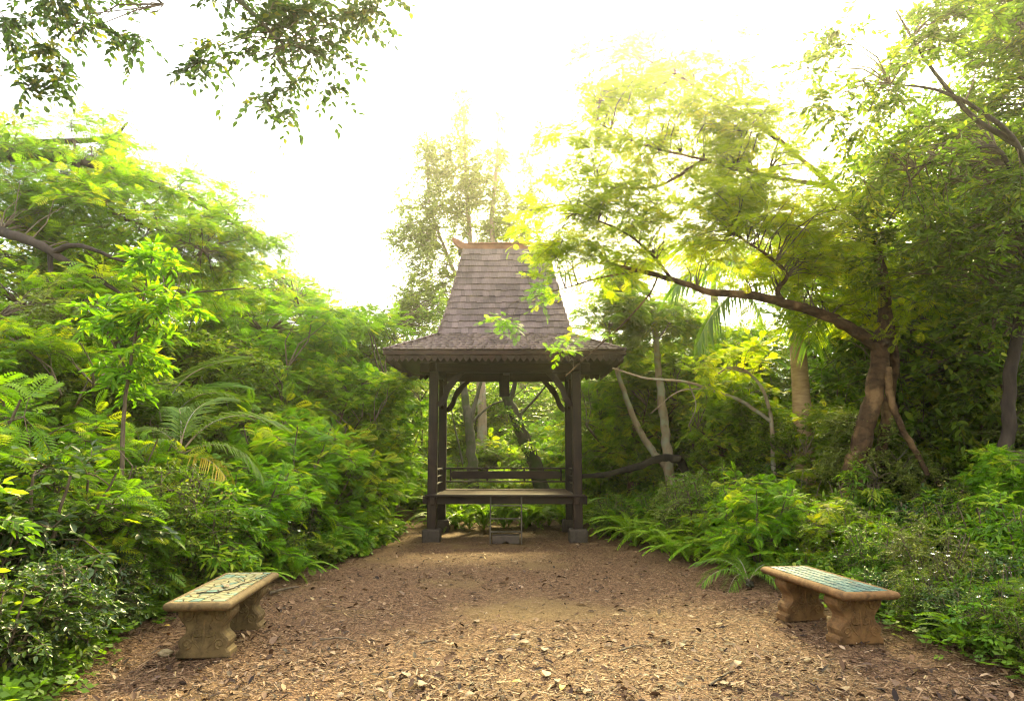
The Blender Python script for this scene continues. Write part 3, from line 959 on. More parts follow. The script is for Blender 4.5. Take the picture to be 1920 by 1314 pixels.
def split_poly(poly, rg, depth):
    def area(p): return abs(sum(p[i][0] * p[(i + 1) % len(p)][1] - p[(i + 1) % len(p)][0] * p[i][1] for i in range(len(p)))) / 2
    if area(poly) < depth * rg.uniform(.7, 1.6): return [poly]
    cx = sum(p[0] for p in poly) / len(poly); cy = sum(p[1] for p in poly) / len(poly)
    # cut across the long direction
    xs = [p[0] for p in poly]; ys = [p[1] for p in poly]
    base = 0 if (max(xs) - min(xs)) > (max(ys) - min(ys)) else math.pi / 2
    a = base + rg.uniform(-.6, .6)
    nx, ny = math.cos(a), math.sin(a)
    d = cx * nx + cy * ny + rg.uniform(-.02, .02)
    A, B = [], []
    for i in range(len(poly)):
        p, q = poly[i], poly[(i + 1) % len(poly)]
        dp, dq = p[0] * nx + p[1] * ny - d, q[0] * nx + q[1] * ny - d
        (A if dp >= 0 else B).append(p)
        if dp * dq < 0:
            t = dp / (dp - dq); x = (p[0] + (q[0] - p[0]) * t, p[1] + (q[1] - p[1]) * t)
            A.append(x); B.append(x)
    out = []
    for s in (A, B):
        if len(s) >= 3: out += split_poly(s, rg, depth)
    return out
def tile_mesh(poly, h, gap, mat):
    cx = sum(p[0] for p in poly) / len(poly); cy = sum(p[1] for p in poly) / len(poly)
    # inset along edge normals by shrinking towards the centre
    q = []
    for (x, y) in poly:
        d = math.hypot(x - cx, y - cy) or 1
        k = max(.3, 1 - gap * 1.3 / d)
        q.append((cx + (x - cx) * k, cy + (y - cy) * k))
    bm = bmesh.new()
    lo = [bm.verts.new((x - cx, y - cy, 0)) for x, y in q]
    hi = [bm.verts.new(((x - cx) * .97, (y - cy) * .97, h)) for x, y in q]
    bm.faces.new(hi)
    for i in range(len(q)): bm.faces.new((lo[i], lo[(i + 1) % len(q)], hi[(i + 1) % len(q)], hi[i]))
    bmesh.ops.recalc_face_normals(bm, faces=bm.faces)
    me = bpy.data.meshes.new("tile"); bm.to_mesh(me); bm.free(); me.materials.append(mat)
    return me, (cx, cy)
def bench(loc, rz, label, stone, kind):
    b = empty("stone_bench", loc, rz)
    tag(b, label, "bench", "tiled stone benches facing the clearing")
    fld = .05 if kind == 'cream' else .062
    slab = meshobj("seat_slab", slab_mesh(stone, fld), b); slab.location = (0, 0, BH - .067)
    lm, cms = leg_mesh(stone), [carving_mesh(stone, q) for q in (-.1, .1)]
    for s in (-1, 1):
        l = meshobj("leg", lm, b); l.location = (0, s * .42, -.004)
        for cm in cms: meshobj("carving", cm, l)
    fx, fy = BW / 2 - fld - .002, BL / 2 - fld - .002
    bed = box("tile_bed", 2 * fx - .004, 2 * fy - .004, .006, (0, 0, .056), M['grout_dark'] if kind == 'cream' else M['grout_pale'], slab, bev=0)
    rg = random.Random(8)
    if kind == 'cream':
        polys = split_poly([(-fx, -fy), (fx, -fy), (fx, fy), (-fx, fy)], rg, .0075)
        for p in polys:
            me, c = tile_mesh(p, .010 + rg.uniform(0, .002), .008, M['tile_cream'])
            o = meshobj("tile", me, slab); o.location = (c[0], c[1], .0585); o.rotation_euler = (rg.uniform(-.025, .025), rg.uniform(-.025, .025), 0)
    else:
        nx, ny = 5, 20
        w, h = 2 * fx / nx, 2 * fy / ny
        me, _ = tile_mesh([(-w / 2, -h / 2), (w / 2, -h / 2), (w / 2, h / 2), (-w / 2, h / 2)], .010, .006, M['tile_teal'])
        for j in range(ny):
            sh = w / 2 if j % 2 else 0
            for i in range(nx):
                x = -fx + (i + .5) * w
                o = meshobj("tile", me, slab)
                o.location = (x, -fy + (j + .5) * h, .0585 + rg.uniform(-.0008, .0012))
                o.rotation_euler = (rg.uniform(-.03, .03), rg.uniform(-.03, .03), rg.uniform(-.05, .05))
    return b
BA = (-2.415, 6.36); BB = (2.81, 6.75)
bench((BA[0], BA[1], 0), R(3.4), "ochre stone bench topped with broken cream and pale green tiles", M['bench_stone'], 'cream')
bench((BB[0], BB[1], 0), R(8.0), "orange stone bench topped with small teal tiles beside the flowering weeds", M['bench_stone_b'], 'teal')

def on_bench(bc, rz, x, y):
    c, s = math.cos(rz), math.sin(rz)
    return bc[0] + c * x - s * y, bc[1] + s * x + c * y
dlm = curled_leaf_mesh(77, .5, M['dry_leaf'])
for (x, y, s, lab) in [(-.02, -.05, .11, "dark dry leaf lying in the middle of the cream tiled bench"),
                       (.03, .2, .06, "small dry leaf scrap lying on the far half of the cream tiled bench"),
                       (.16, .05, .05, "small dry leaf near the inner edge of the cream tiled bench")]:
    o = meshobj("dry_leaf", dlm); X_, Y_ = on_bench(BA, R(3.4), x, y); o.location = (X_, Y_, BH + .012); o.scale = (s, s, s * .8); o.rotation_euler = (0, 0, x * 40)
    tag(o, lab, "leaf")
mb = MB()
tp = [on_bench(BA, R(3.4), *q) + (BH + .012,) for q in [(-.12, -.38), (.02, -.36), (.1, -.2), (.12, .0), (.17, .2), (.2, .5)]]
limb(mb, tp, .006, .003, 5, 6, np.random.default_rng(2), .3)
o = meshobj("twig", mb.mesh("twig", [M['bark_dark']], off=tp[0])); o.location = tp[0]
tag(o, "long bent twig lying across the cream tiled bench", "twig")
for (x, y, s, lab) in [(.06, -.35, .045, "pale dry leaf on the near end of the teal tiled bench"), (.1, -.15, .05, "small brown leaf lying on the teal tiles, nearer the shrubs")]:
    o = meshobj("dry_leaf", dlm); X_, Y_ = on_bench(BB, R(8), x, y); o.location = (X_, Y_, BH + .012); o.scale = (s, s, s * .8); o.rotation_euler = (0, 0, x * 40)
    tag(o, lab, "leaf")
# a rock by the near leg of the cream bench
def rock(name, loc, s, seed, mat, lab):
    rg = random.Random(seed)
    bm = bmesh.new()
    bmesh.ops.create_icosphere(bm, subdivisions=3, radius=1)
    from mathutils import noise as mn
    for v in bm.verts:
        n = mn.noise(v.co * 1.3 + Vector((seed, 0, 0))) * .35 + mn.noise(v.co * 4 + Vector((seed, 3, 0))) * .08
        v.co = v.co * (1 + n); v.co = Vector((v.co.x * s[0], v.co.y * s[1], v.co.z * s[2]))
    me = bpy.data.meshes.new(name); bm.to_mesh(me); bm.free(); me.materials.append(mat)
    o = meshobj(name, me); o.location = loc; tag(o, lab, "rock")
M['rock'] = stone_mat('rock', (.20, .15, .08), (.38, .30, .17), (.28, .20, .11))
rock("rock", (-2.72, 5.95, .012), (.055, .045, .028), 4, M['rock'], "small pale rock lying by the near leg of the cream tiled bench")
# ------------------------------------------------------------------ vegetation
M['bark_black'] = bark_mat('bark_black', (.008, .006, .005), (.035, .026, .02), None, 8)
M['leaf_fern_bright'] = leaf_mat('leaf_fern_bright', [(.08, .15, .008), (.13, .215, .010), (.18, .25, .012), (.23, .26, .02)], .5, .5, spec=.3)
OV = t_oval(.46, .14, .16)
OV_W = t_oval(.58, .16, .22)
OV_N = t_oval(.34, .12, .28)
DI = t_diamond(.5, .12)
PIN = t_pinnate(8, .36, .075, .30, 62)
PIN_F = t_pinnate(6, .42, .085, .34, 62)
PIN_W = t_pinnate(9, .30, .045, .30, 64)
PIN6 = t_pinnate(6, .42, .095, .32, 62)
PIN_L = t_pinnate(5, .42, .20, .25, 58)
TREEQ = {}

def assemble(name, base, wood_mb, leaf_mb, woodmat, leafmats, wood_name="trunk", leaf_name="crown", loc=None):
    base = np.asarray(base, dtype=float)
    root = empty(name, tuple(base if loc is None else loc))
    if wood_mb is not None and wood_mb.n:
        meshobj(wood_name, wood_mb.mesh(wood_name, [woodmat], off=base, smooth=True), root)
    if leaf_mb is not None and leaf_mb.n:
        meshobj(leaf_name, leaf_mb.mesh(leaf_name, leafmats, off=base), root)
    return root

def copy_thing(src, loc, rz, scale, label, group, sink=0.0):
    r = src.copy(); COL.objects.link(r)
    r.location = (loc[0], loc[1], (loc[2] if len(loc) > 2 else 0) - sink)
    r.rotation_euler = (0, 0, rz)
    r.scale = scale if hasattr(scale, "__len__") else (scale,) * 3
    r["label"] = label; r["group"] = group
    for ch in src.children:
        c = ch.copy(); COL.objects.link(c); c.parent = r
        for g in ch.children:
            d = g.copy(); COL.objects.link(d); d.parent = c
    return r

def tree(name, label, cat, limbs, ells, leafmat, seed, woodmat='bark_brown', group=None, twigmat='twig', extra=(), **kw):
    rng = np.random.default_rng(seed)
    wb, lb = MB(), MB()
    sk = []
    for (pts, r0, r1) in limbs:
        p = limb(wb, pts, r0, r1, 10 if r0 > .06 else 7, 6, rng, .1, flare=.12 if len(sk) == 0 else 0)
        sk.append(p[max(1, len(p) // 4):])
    base = np.asarray(limbs[0][0][0], dtype=float)
    crown(lb, rng, ells, np.concatenate(sk), kw.pop('tmpl', PIN), kw.pop('lsize', (.2, .3)), **kw)
    for (ee, ek) in extra:
        crown(lb, rng, ee, np.concatenate(sk), leafslot=2, **ek)
    root = assemble(name, base, wb, lb, M[woodmat], [M[leafmat], M[twigmat], M['leaf_bright']])
    tag(root, label, cat, group)
    return root

def E_(u, v, y, ru, rv, ry, n):
    """ellipsoid whose centre is seen at u, v at distance y and whose half sizes are ru, rv picture pixels and ry metres"""
    k = y / FPX * 1.03
    return (px(u, v, y), (ru * k, ry, rv * k), n)

def gp(u, y): return (gx(u, y), y, 0.0)
G = lambda u, v, y: tuple(px(u, v, y))

# ---- the feathery tree whose branches reach over the pavilion
Y0 = 10.6
t1 = tree("feathery_tree", "spreading feathery tree with a scarred brown trunk, branches reaching over the pavilion roof", "tree",
    [([gp(1592, Y0), G(1598, 905, Y0), G(1614, 830, Y0), G(1634, 755, Y0), G(1648, 690, Y0), G(1652, 630, Y0)], .15, .125),
     ([G(1650, 650, Y0), G(1660, 590, Y0), G(1655, 520, Y0 - .2), G(1630, 440, Y0 - .1), G(1560, 350, Y0), G(1470, 270, Y0 + .1), G(1390, 190, Y0)], .12, .015),
     ([G(1645, 650, Y0), G(1610, 625, Y0 - .1), G(1555, 595, Y0 - .2), G(1480, 570, Y0 - .3), G(1400, 553, Y0 - .3), G(1330, 547, Y0 - .4), G(1260, 524, Y0 - .5), G(1200, 508, Y0 - .6), G(1140, 494, Y0 - .7)], .10, .022),
     ([G(1470, 570, Y0 - .3), G(1458, 545, Y0 - .3), G(1475, 515, Y0 - .5), G(1440, 480, Y0 - .6), G(1380, 440, Y0 - .7)], .045, .015),
     ([G(1260, 524, Y0 - .5), G(1215, 470, Y0 - .6), G(1160, 430, Y0 - .8), G(1080, 400, Y0 - .9)], .026, .010),
     ([G(1200, 508, Y0 - .6), G(1130, 520, Y0 - .6), G(1060, 540, Y0 - .6), G(985, 560, Y0 - .6)], .018, .006),
     ([G(1235, 515, Y0 - .5), G(1215, 555, Y0 - .6), G(1165, 610, Y0 - .6), G(1110, 660, Y0 - .6), G(1060, 705, Y0 - .6)], .016, .006),
     ([G(1560, 350, Y0 - .4), G(1440, 330, Y0 - .5), G(1320, 300, Y0 - .6), G(1200, 270, Y0 - .7), G(1120, 230, Y0 - .8)], .035, .008),
     ([G(1320, 300, Y0 - .6), G(1230, 350, Y0 - .7), G(1120, 350, Y0 - .8)], .03, .01),
     ([G(1470, 270, Y0 - .5), G(1350, 190, Y0 - .6), G(1250, 130, Y0 - .7), G(1180, 100, Y0 - .7)], .035, .01),
     ([gp(1668, Y0 + .4), G(1652, 905, Y0 + .4), G(1655, 830, Y0 + .35), G(1668, 745, Y0 + .3), G(1676, 680, Y0 + .2), G(1668, 610, Y0 + .1)], .085, .075),
     ([G(1664, 690, Y0 - .1), G(1668, 735, Y0 - .15), G(1688, 795, Y0 - .2), G(1722, 855, Y0 - .2), G(1740, 890, Y0 - .2)], .06, .035)],
    [E_(1230, 180, Y0 - .6, 170, 95, .9, 52), E_(1130, 290, Y0 - .7, 120, 80, .8, 34), E_(1330, 290, Y0 - .5, 180, 95, 1.0, 70),
     E_(1470, 390, Y0 - .4, 150, 110, 1.0, 68), E_(1330, 430, Y0 - .5, 130, 70, .8, 44), E_(1400, 220, Y0 - .5, 90, 70, .7, 22), E_(1160, 105, Y0 - .4, 110, 50, .7, 22), E_(1310, 110, Y0 - .3, 110, 55, .7, 22), E_(1560, 590, Y0 + .4, 110, 40, .6, 14), E_(1180, 400, Y0 - .7, 100, 70, .6, 30), E_(1570, 470, Y0, 150, 110, 1.1, 50),
     E_(1450, 530, Y0, 90, 50, .7, 16), E_(1090, 400, Y0 - .8, 110, 60, .6, 22), E_(1080, 480, Y0 - .7, 80, 50, .5, 16),
     E_(1680, 560, Y0, 90, 70, .8, 20), E_(1180, 480, Y0 - .6, 60, 40, .5, 8), E_(1640, 380, Y0 - .2, 110, 110, .9, 26)],
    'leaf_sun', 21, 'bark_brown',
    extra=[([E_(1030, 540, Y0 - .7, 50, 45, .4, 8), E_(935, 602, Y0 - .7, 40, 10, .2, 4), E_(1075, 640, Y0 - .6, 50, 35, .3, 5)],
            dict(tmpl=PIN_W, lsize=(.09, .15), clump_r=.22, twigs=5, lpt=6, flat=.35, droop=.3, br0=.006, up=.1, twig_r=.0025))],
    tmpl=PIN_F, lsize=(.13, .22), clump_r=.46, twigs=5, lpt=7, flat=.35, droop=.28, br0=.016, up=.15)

# ---- dark leaved tree at the right edge, arching out over the top corner
Y0 = 9.4
t2 = tree("arching_tree", "tall dark leaved tree at the right edge with arching bare limbs high up", "tree",
    [([gp(1872, Y0), G(1880, 890, Y0), G(1890, 800, Y0), G(1893, 720, Y0), G(1905, 640, Y0), G(1935, 480, Y0 - .3), G(1950, 360, Y0 - .8)], .095, .07),
     ([G(1950, 380, Y0 - .8), G(1905, 270, Y0 - 1.3), G(1840, 210, Y0 - 1.6), G(1760, 170, Y0 - 1.8), G(1670, 158, Y0 - 2.0)], .045, .010),
     ([G(1905, 270, Y0 - 1.3), G(1820, 215, Y0 - 1.4), G(1740, 120, Y0 - 1.7), G(1680, 20, Y0 - 2.0)], .04, .01),
     ([G(1935, 480, Y0 - .3), G(1880, 290, Y0 - .9), G(1800, 290, Y0 - 1.2), G(1700, 320, Y0 - 1.4)], .035, .01),
     ([G(1950, 380, Y0 - .8), G(1960, 240, Y0 - .9), G(1940, 100, Y0 - 1.2), G(1900, -40, Y0 - 1.5)], .07, .02)],
    [E_(1890, 80, Y0 - 1.2, 100, 110, .9, 34), E_(1900, 380, Y0 - .6, 90, 120, .9, 34), E_(1760, 60, Y0 - 1.8, 110, 60, .6, 13),
     E_(1640, 170, Y0 - 1.9, 100, 70, .6, 13), E_(1700, 290, Y0 - 1.3, 120, 70, .7, 20), E_(1900, 560, Y0 - .3, 80, 70, .8, 22), E_(1560, 110, Y0 - 2.0, 60, 50, .4, 4), E_(1790, 420, Y0 - .8, 90, 70, .7, 16), E_(1960, 250, Y0 - .8, 60, 120, .7, 18), E_(1830, 230, Y0 - .2, 110, 120, .8, 40), E_(1880, 20, Y0 - .5, 110, 80, .8, 34), E_(1740, 480, Y0 + .3, 130, 90, .9, 40), E_(1900, 470, Y0 + .3, 90, 110, .9, 34), E_(1690, 330, Y0 + .2, 110, 90, .8, 26)],
    'leaf_mid', 22, 'bark_dark', tmpl=OV, lsize=(.065, .105), clump_r=.36, twigs=7, lpt=13, flat=.5, droop=.3, br0=.016, side=1.0)

# ---- big feathery tree at the left with the low dark limb
Y0 = 10.5
t3 = tree("spreading_tree", "big feathery green tree with a thick dark limb stretching in from the left", "tree",
    [([gp(-130, Y0 + .5), G(-125, 800, Y0 + .5), G(-110, 600, Y0 + .4), G(-95, 420, Y0 + .3), G(-60, 300, Y0 + .5)], .26, .18),
     ([G(-100, 430, Y0 + .3), G(-40, 425, Y0), G(20, 440, Y0 - .3), G(70, 458, Y0 - .5), G(105, 478, Y0 - .6), G(150, 505, Y0 - .6), G(195, 530, Y0 - .6), G(240, 560, Y0 - .5)], .10, .02),
     ([G(98, 475, Y0 - .6), G(135, 460, Y0 - .7), G(175, 468, Y0 - .8), G(225, 488, Y0 - .8), G(270, 492, Y0 - .7)], .045, .015),
     ([G(94, 470, Y0 - .55), G(97, 515, Y0 - .6), G(120, 542, Y0 - .7), G(148, 560, Y0 - .7), G(190, 563, Y0 - .6), G(260, 545, Y0 - .3), G(360, 548, Y0), G(460, 540, Y0 + .3)], .038, .010),
     ([G(97, 518, Y0 - .6), G(62, 560, Y0 - .7), G(52, 590, Y0 - .8), G(80, 610, Y0 - .8), G(95, 665, Y0 - .7)], .022, .008),
     ([G(-60, 300, Y0 + .5), G(40, 290, Y0 + 1), G(140, 300, Y0 + 1.5), G(240, 330, Y0 + 1.7), G(350, 370, Y0 + 1.8), G(440, 420, Y0 + 1.8)], .13, .02),
     ([G(-60, 310, Y0 + .5), G(60, 270, Y0 + 2.2), G(200, 260, Y0 + 2.8), G(240, 230, Y0 + 3)], .10, .02),
     ([G(140, 300, Y0 + 1.5), G(190, 390, Y0 + 1.2), G(300, 430, Y0 + 1), G(380, 470, Y0 + 1)], .05, .012)],
    [E_(210, 300, Y0 + 2.6, 95, 65, 1.2, 40), E_(70, 330, Y0 + 1.5, 110, 70, 1.3, 50), E_(300, 370, Y0 + 2, 120, 60, 1.3, 46),
     E_(150, 400, Y0 + .8, 150, 70, 1.1, 56), E_(330, 450, Y0 + 1.2, 130, 70, 1.1, 50), E_(430, 420, Y0 + 1.9, 80, 60, 1.0, 26),
     E_(500, 445, Y0 + 2, 45, 25, .6, 7), E_(210, 245, Y0 + 2.8, 45, 25, .6, 8), E_(20, 270, Y0 + 2, 60, 50, 1, 14), E_(30, 400, Y0 + .6, 70, 60, .8, 20), E_(270, 520, Y0 + 1.0, 120, 50, .8, 26), E_(60, 520, Y0 + 2, 110, 60, .8, 30), E_(400, 500, Y0 + 1.6, 80, 50, .8, 18)],
    'leaf_bright', 23, 'bark_dark', tmpl=PIN_F, lsize=(.15, .25), clump_r=.46, twigs=6, lpt=5, flat=.32, droop=.3, br0=.014, up=.2)

# ---- near tree left of the viewer: its hanging twigs fill the upper left corner
Y0 = 4.6
t4 = tree("overhanging_tree", "dark glossy leaved branch hanging into the upper left corner from a tree beside the viewer", "tree",
    [([(-5.2, 4.3, 0), (-5.1, 4.3, 1.5), (-4.9, 4.35, 3.2), (-4.4, 4.4, 4.4), (-3.4, 4.5, 5.0), (-2.4, 4.6, 5.15), (-1.4, 4.7, 5.1), (-.7, 4.75, 4.95)], .17, .015),
     ([(-4.4, 4.4, 4.4), (-3.6, 4.6, 4.95), (-2.9, 4.7, 5.0), (-2.5, 4.8, 4.75)], .04, .008),
     ([(-2.4, 4.6, 5.15), (-1.9, 4.7, 4.7), (-1.6, 4.75, 4.4)], .03, .008)],
    [E_(150, 10, 4.75, 110, 55, .25, 9), E_(110, 110, 4.75, 70, 40, .2, 5), E_(20, 150, 4.75, 35, 25, .15, 2), E_(240, 70, 4.75, 40, 25, .15, 3), E_(10, 30, 4.75, 40, 60, .2, 4),
     E_(450, 10, 4.75, 130, 55, .25, 11), E_(390, 110, 4.75, 40, 45, .15, 4), E_(490, 80, 4.75, 80, 35, .2, 4), E_(590, 60, 4.75, 50, 45, .2, 5), E_(640, 5, 4.8, 70, 25, .2, 7), E_(560, 30, 4.8, 70, 40, .2, 5), E_(715, 5, 4.8, 25, 12, .1, 2), E_(545, 205, 4.8, 15, 15, .1, 1), E_(610, 175, 4.8, 10, 10, .1, 1), E_(470, 170, 4.75, 25, 15, .1, 1), E_(560, 160, 4.8, 30, 30, .1, 2), E_(640, 95, 4.8, 20, 20, .1, 1)],
    'leaf_over', 24, 'bark_grey', tmpl=OV_W, lsize=(.042, .066), clump_r=.21, twigs=6, lpt=9, flat=.6, droop=.45, br0=.008, up=-.2, twig_r=.0022, side=.9)

# ---- thin airy tree behind the roof
Y0 = 21.0
t5 = tree("airy_tree", "tall airy grey-green tree with thin pale stems rising behind the pavilion roof", "tree",
    [([gp(905, Y0), G(900, 700, Y0), G(885, 560, Y0), G(880, 430, Y0), G(872, 300, Y0), G(868, 180, Y0)], .16, .02),
     ([G(897, 660, Y0), G(925, 540, Y0 - .3), G(922, 420, Y0 - .3), G(932, 300, Y0 - .3), G(935, 210, Y0 - .3)], .12, .02),
     ([G(890, 600, Y0), G(840, 480, Y0 + .2), G(805, 380, Y0 + .3), G(800, 250, Y0 + .3)], .07, .015),
     ([G(897, 640, Y0), G(960, 500, Y0 + .3), G(990, 380, Y0 + .3), G(1000, 280, Y0 + .3)], .07, .015)],
    [E_(870, 240, Y0, 22, 75, .6, 20), E_(868, 340, Y0, 34, 90, .9, 44), E_(800, 320, Y0, 28, 95, .8, 32), E_(785, 440, Y0, 48, 95, 1.0, 60), E_(835, 420, Y0, 50, 70, 1, 44),
     E_(935, 300, Y0, 26, 95, .8, 26), E_(940, 420, Y0, 50, 60, 1, 44), E_(1000, 360, Y0, 38, 110, .9, 40), E_(790, 560, Y0, 60, 60, 1.2, 60), E_(760, 600, Y0, 45, 45, 1, 30), E_(745, 440, Y0, 15, 15, .4, 3), E_(840, 330, Y0, 40, 80, .8, 26), E_(905, 380, Y0, 45, 90, .8, 30), E_(970, 460, Y0, 50, 60, .8, 24), E_(820, 500, Y0, 70, 60, 1, 30)],
    'leaf_grey', 25, 'bark_pale', tmpl=DI, lsize=(.08, .13), clump_r=.46, twigs=7, lpt=11, flat=1.0, droop=.2, br0=.012, up=.25, twig_r=.006)

# ---- pale forked tree right of the pavilion
Y0 = 15.0
t6 = tree("forked_tree", "slim pale tree forking low into two stems right of the pavilion", "tree",
    [([gp(1262, Y0), G(1256, 890, Y0), G(1246, 800, Y0), G(1237, 720, Y0), G(1230, 640, Y0), G(1222, 560, Y0)], .125, .05),
     ([G(1254, 880, Y0), G(1228, 850, Y0), G(1198, 805, Y0), G(1172, 740, Y0), G(1156, 690, Y0), G(1140, 620, Y0)], .085, .04),
     ([G(1230, 640, Y0), G(1260, 600, Y0), G(1290, 560, Y0)], .03, .01)],
    [E_(1160, 590, Y0, 80, 55, .9, 30), E_(1250, 600, Y0 + .3, 70, 60, .9, 24), E_(1150, 540, Y0, 80, 40, .8, 16), E_(1200, 670, Y0 + .6, 80, 40, .8, 14)],
    'leaf_bright', 26, 'bark_pale', tmpl=PIN6, lsize=(.22, .32), clump_r=.42, twigs=6, lpt=7, flat=.4, droop=.3, br0=.014)

# ---- pale bare limb reaching towards the eave
Y0 = 12.6
t7 = tree("leaning_tree", "small leaning tree sending a pale bare branch towards the pavilion eave", "tree",
    [([gp(1455, Y0), G(1450, 860, Y0), G(1446, 790, Y0), G(1432, 735, Y0), G(1405, 700, Y0), G(1370, 688, Y0), G(1340, 705, Y0)], .05, .012),
     ([G(1446, 790, Y0), G(1390, 752, Y0), G(1345, 735, Y0 - .1), G(1285, 716, Y0 - .2), G(1215, 710, Y0 - .3), G(1180, 700, Y0 - .3), G(1148, 690, Y0 - .3)], .036, .014),
     ([G(1320, 728, Y0 - .1), G(1270, 735, Y0 - .1), G(1220, 775, Y0 - .1)], .016, .005),
     ([G(1290, 716, Y0 - .2), G(1305, 760, Y0 - .2), G(1290, 800, Y0 - .2)], .012, .005),
     ([G(1405, 700, Y0), G(1360, 690, Y0 - .1), G(1310, 692, Y0 - .2)], .02, .006)],
    [E_(1400, 670, Y0, 60, 35, .5, 8), E_(1300, 700, Y0 - .2, 60, 25, .4, 5)],
    'leaf_sun', 27, 'bark_pale', tmpl=PIN, lsize=(.16, .24), clump_r=.3, twigs=5, lpt=6, flat=.4, br0=.01)

# ---- dead-looking trunks behind the platform
Y0 = 18.0
t8 = tree("rough_tree", "rough grey trunk with tangled bare branches seen through the pavilion, nearer its left posts", "tree",
    [([gp(892, Y0), G(886, 880, Y0), G(880, 800, Y0), G(874, 755, Y0), G(868, 715, Y0), G(860, 640, Y0)], .15, .07),
     ([G(880, 800, Y0), G(890, 760, Y0), G(898, 730, Y0), G(910, 690, Y0)], .07, .03),
     ([G(886, 790, Y0), G(920, 760, Y0), G(960, 745, Y0 - .1), G(990, 720, Y0 - .2)], .03, .01),
     ([G(868, 870, Y0), G(855, 810, Y0), G(845, 760, Y0)], .03, .012)],
    [E_(870, 640, Y0, 80, 40, 1, 16), E_(940, 690, Y0, 60, 20, .8, 6)],
    'leaf_grey', 28, 'bark_grey', tmpl=DI, lsize=(.07, .12), clump_r=.4, twigs=6, lpt=8, br0=.014)
Y0 = 17.5
t9 = tree("leaning_mossy_tree", "thick mossy trunk leaning left, seen through the middle of the pavilion", "tree",
    [([gp(1030, Y0), G(1008, 885, Y0), G(985, 830, Y0), G(968, 785, Y0), G(950, 745, Y0), G(935, 690, Y0)], .20, .10),
     ([G(955, 755, Y0), G(965, 720, Y0), G(962, 690, Y0), G(975, 640, Y0)], .07, .03),
     ([G(968, 785, Y0), G(1010, 740, Y0), G(1040, 700, Y0)], .04, .015)],
    [E_(960, 800, Y0 - .2, 20, 40, .3, 5), E_(985, 850, Y0 - .3, 20, 30, .2, 4), E_(1000, 660, Y0, 80, 40, 1, 16)],
    'leaf_mid', 29, 'bark_moss', tmpl=OV, lsize=(.07, .12), clump_r=.34, twigs=6, lpt=8, br0=.014)

# ---- fallen dark log right of the pavilion
mb = MB()
rngl = np.random.default_rng(1)
p0 = [G(1085, 893, 14.6), G(1130, 890, 14.5), G(1190, 876, 14.4), G(1240, 858, 14.3), G(1275, 862, 14.2)]
limb(mb, p0, .045, .085, 10, 5, rngl, .15)
limb(mb, [G(1275, 862, 14.2), G(1290, 900, 14.5), G(1295, 950, 14.9), gp(1300, 15.2)], .085, .05, 9, 4, rngl, .15)
o = meshobj("fallen_log", mb.mesh("fallen_log", [M['bark_black']], off=p0[0], smooth=True)); o.location = p0[0]
tag(o, "dark fallen log lying slantwise in the ferns right of the pavilion", "log")

# ------------------------------------------------------------------ palms
def frond_mesh(name, L_, n, ll, lw, mats, arch=.55, droop=.5, seed=0, vee=.25, slot=0):
    """arching feather leaf along +x, rising then drooping; ~2 quads a leaflet"""
    rng = np.random.default_rng(seed)
    s = np.linspace(0, 1, 14)
    x = L_ * (s - .18 * s ** 2.2); z = L_ * (arch * s - (arch + .25) * s ** 2)
    mb = MB()
    rp = np.stack([x, np.zeros_like(x), z], -1)
    tubes(mb, rp[None], np.linspace(.014, .003, 14)[None] * L_ / 1.4, 4, len(mats) - 1)
    V, F, T = [], [], []
    for i in range(n):
        q = .14 + .86 * (i + .5) / n
        b = np.array([np.interp(q, s, rp[:, k]) for k in range(3)])
        d0 = np.array([np.interp(min(1, q + .03), s, rp[:, k]) for k in range(3)]) - b
        d0 = d0 / (np.linalg.norm(d0) + 1e-9)
        for sg in (-1, 1):
            l = ll * math.sin(math.pi * (.2 + .68 * q)) ** .8 * rng.uniform(.85, 1.1)
            d = d0 * (.45 + .5 * q) + np.array((0, sg * (1 - .35 * q), vee)) + rng.normal(0, .06, 3)
            d /= np.linalg.norm(d)
            e = np.cross(d, np.array((0, 0, 1.0))); e /= np.linalg.norm(e) + 1e-9
            m1 = b + d * l * .45; tip = b + d * l + np.array((0, 0, -droop * l))
            k = len(V); h = lw / 2
            V += [b - e * h * .4, b + e * h * .4, m1 + e * h, m1 - e * h, tip + e * h * .15, tip - e * h * .15]
            F += [(k, k + 1, k + 2, k + 3), (k + 3, k + 2, k + 4, k + 5)]
            T += [rng.uniform(.1, .95)] * 6
    mb.add(V, F, slot, np.array(T))
    return mb.mesh(name, mats)

PF = [frond_mesh("frond", 1.5, 30, .42, .028, [M['leaf_palm'], M['bark_pale']], .55, .45, i) for i in range(3)]
PFY = frond_mesh("frond", 1.3, 26, .40, .026, [M['leaf_palm_yellow'], M['bark_pale']], .35, .7, 9)
PFB = [frond_mesh("frond", 2.9, 46, .72, .045, [M['leaf_palm'], M['bark_pale']], .35, .7, 20 + i, vee=.1) for i in range(2)]

def add_frond(parent, me, loc, az, el, s=1.0, roll=0.0):
    o = meshobj("frond", me, parent)
    o.location = loc
    o.rotation_euler = (Matrix.Rotation(az, 3, 'Z') @ Matrix.Rotation(-el, 3, 'Y') @ Matrix.Rotation(roll, 3, 'X')).to_euler()
    o.scale = (s,) * 3
    return o

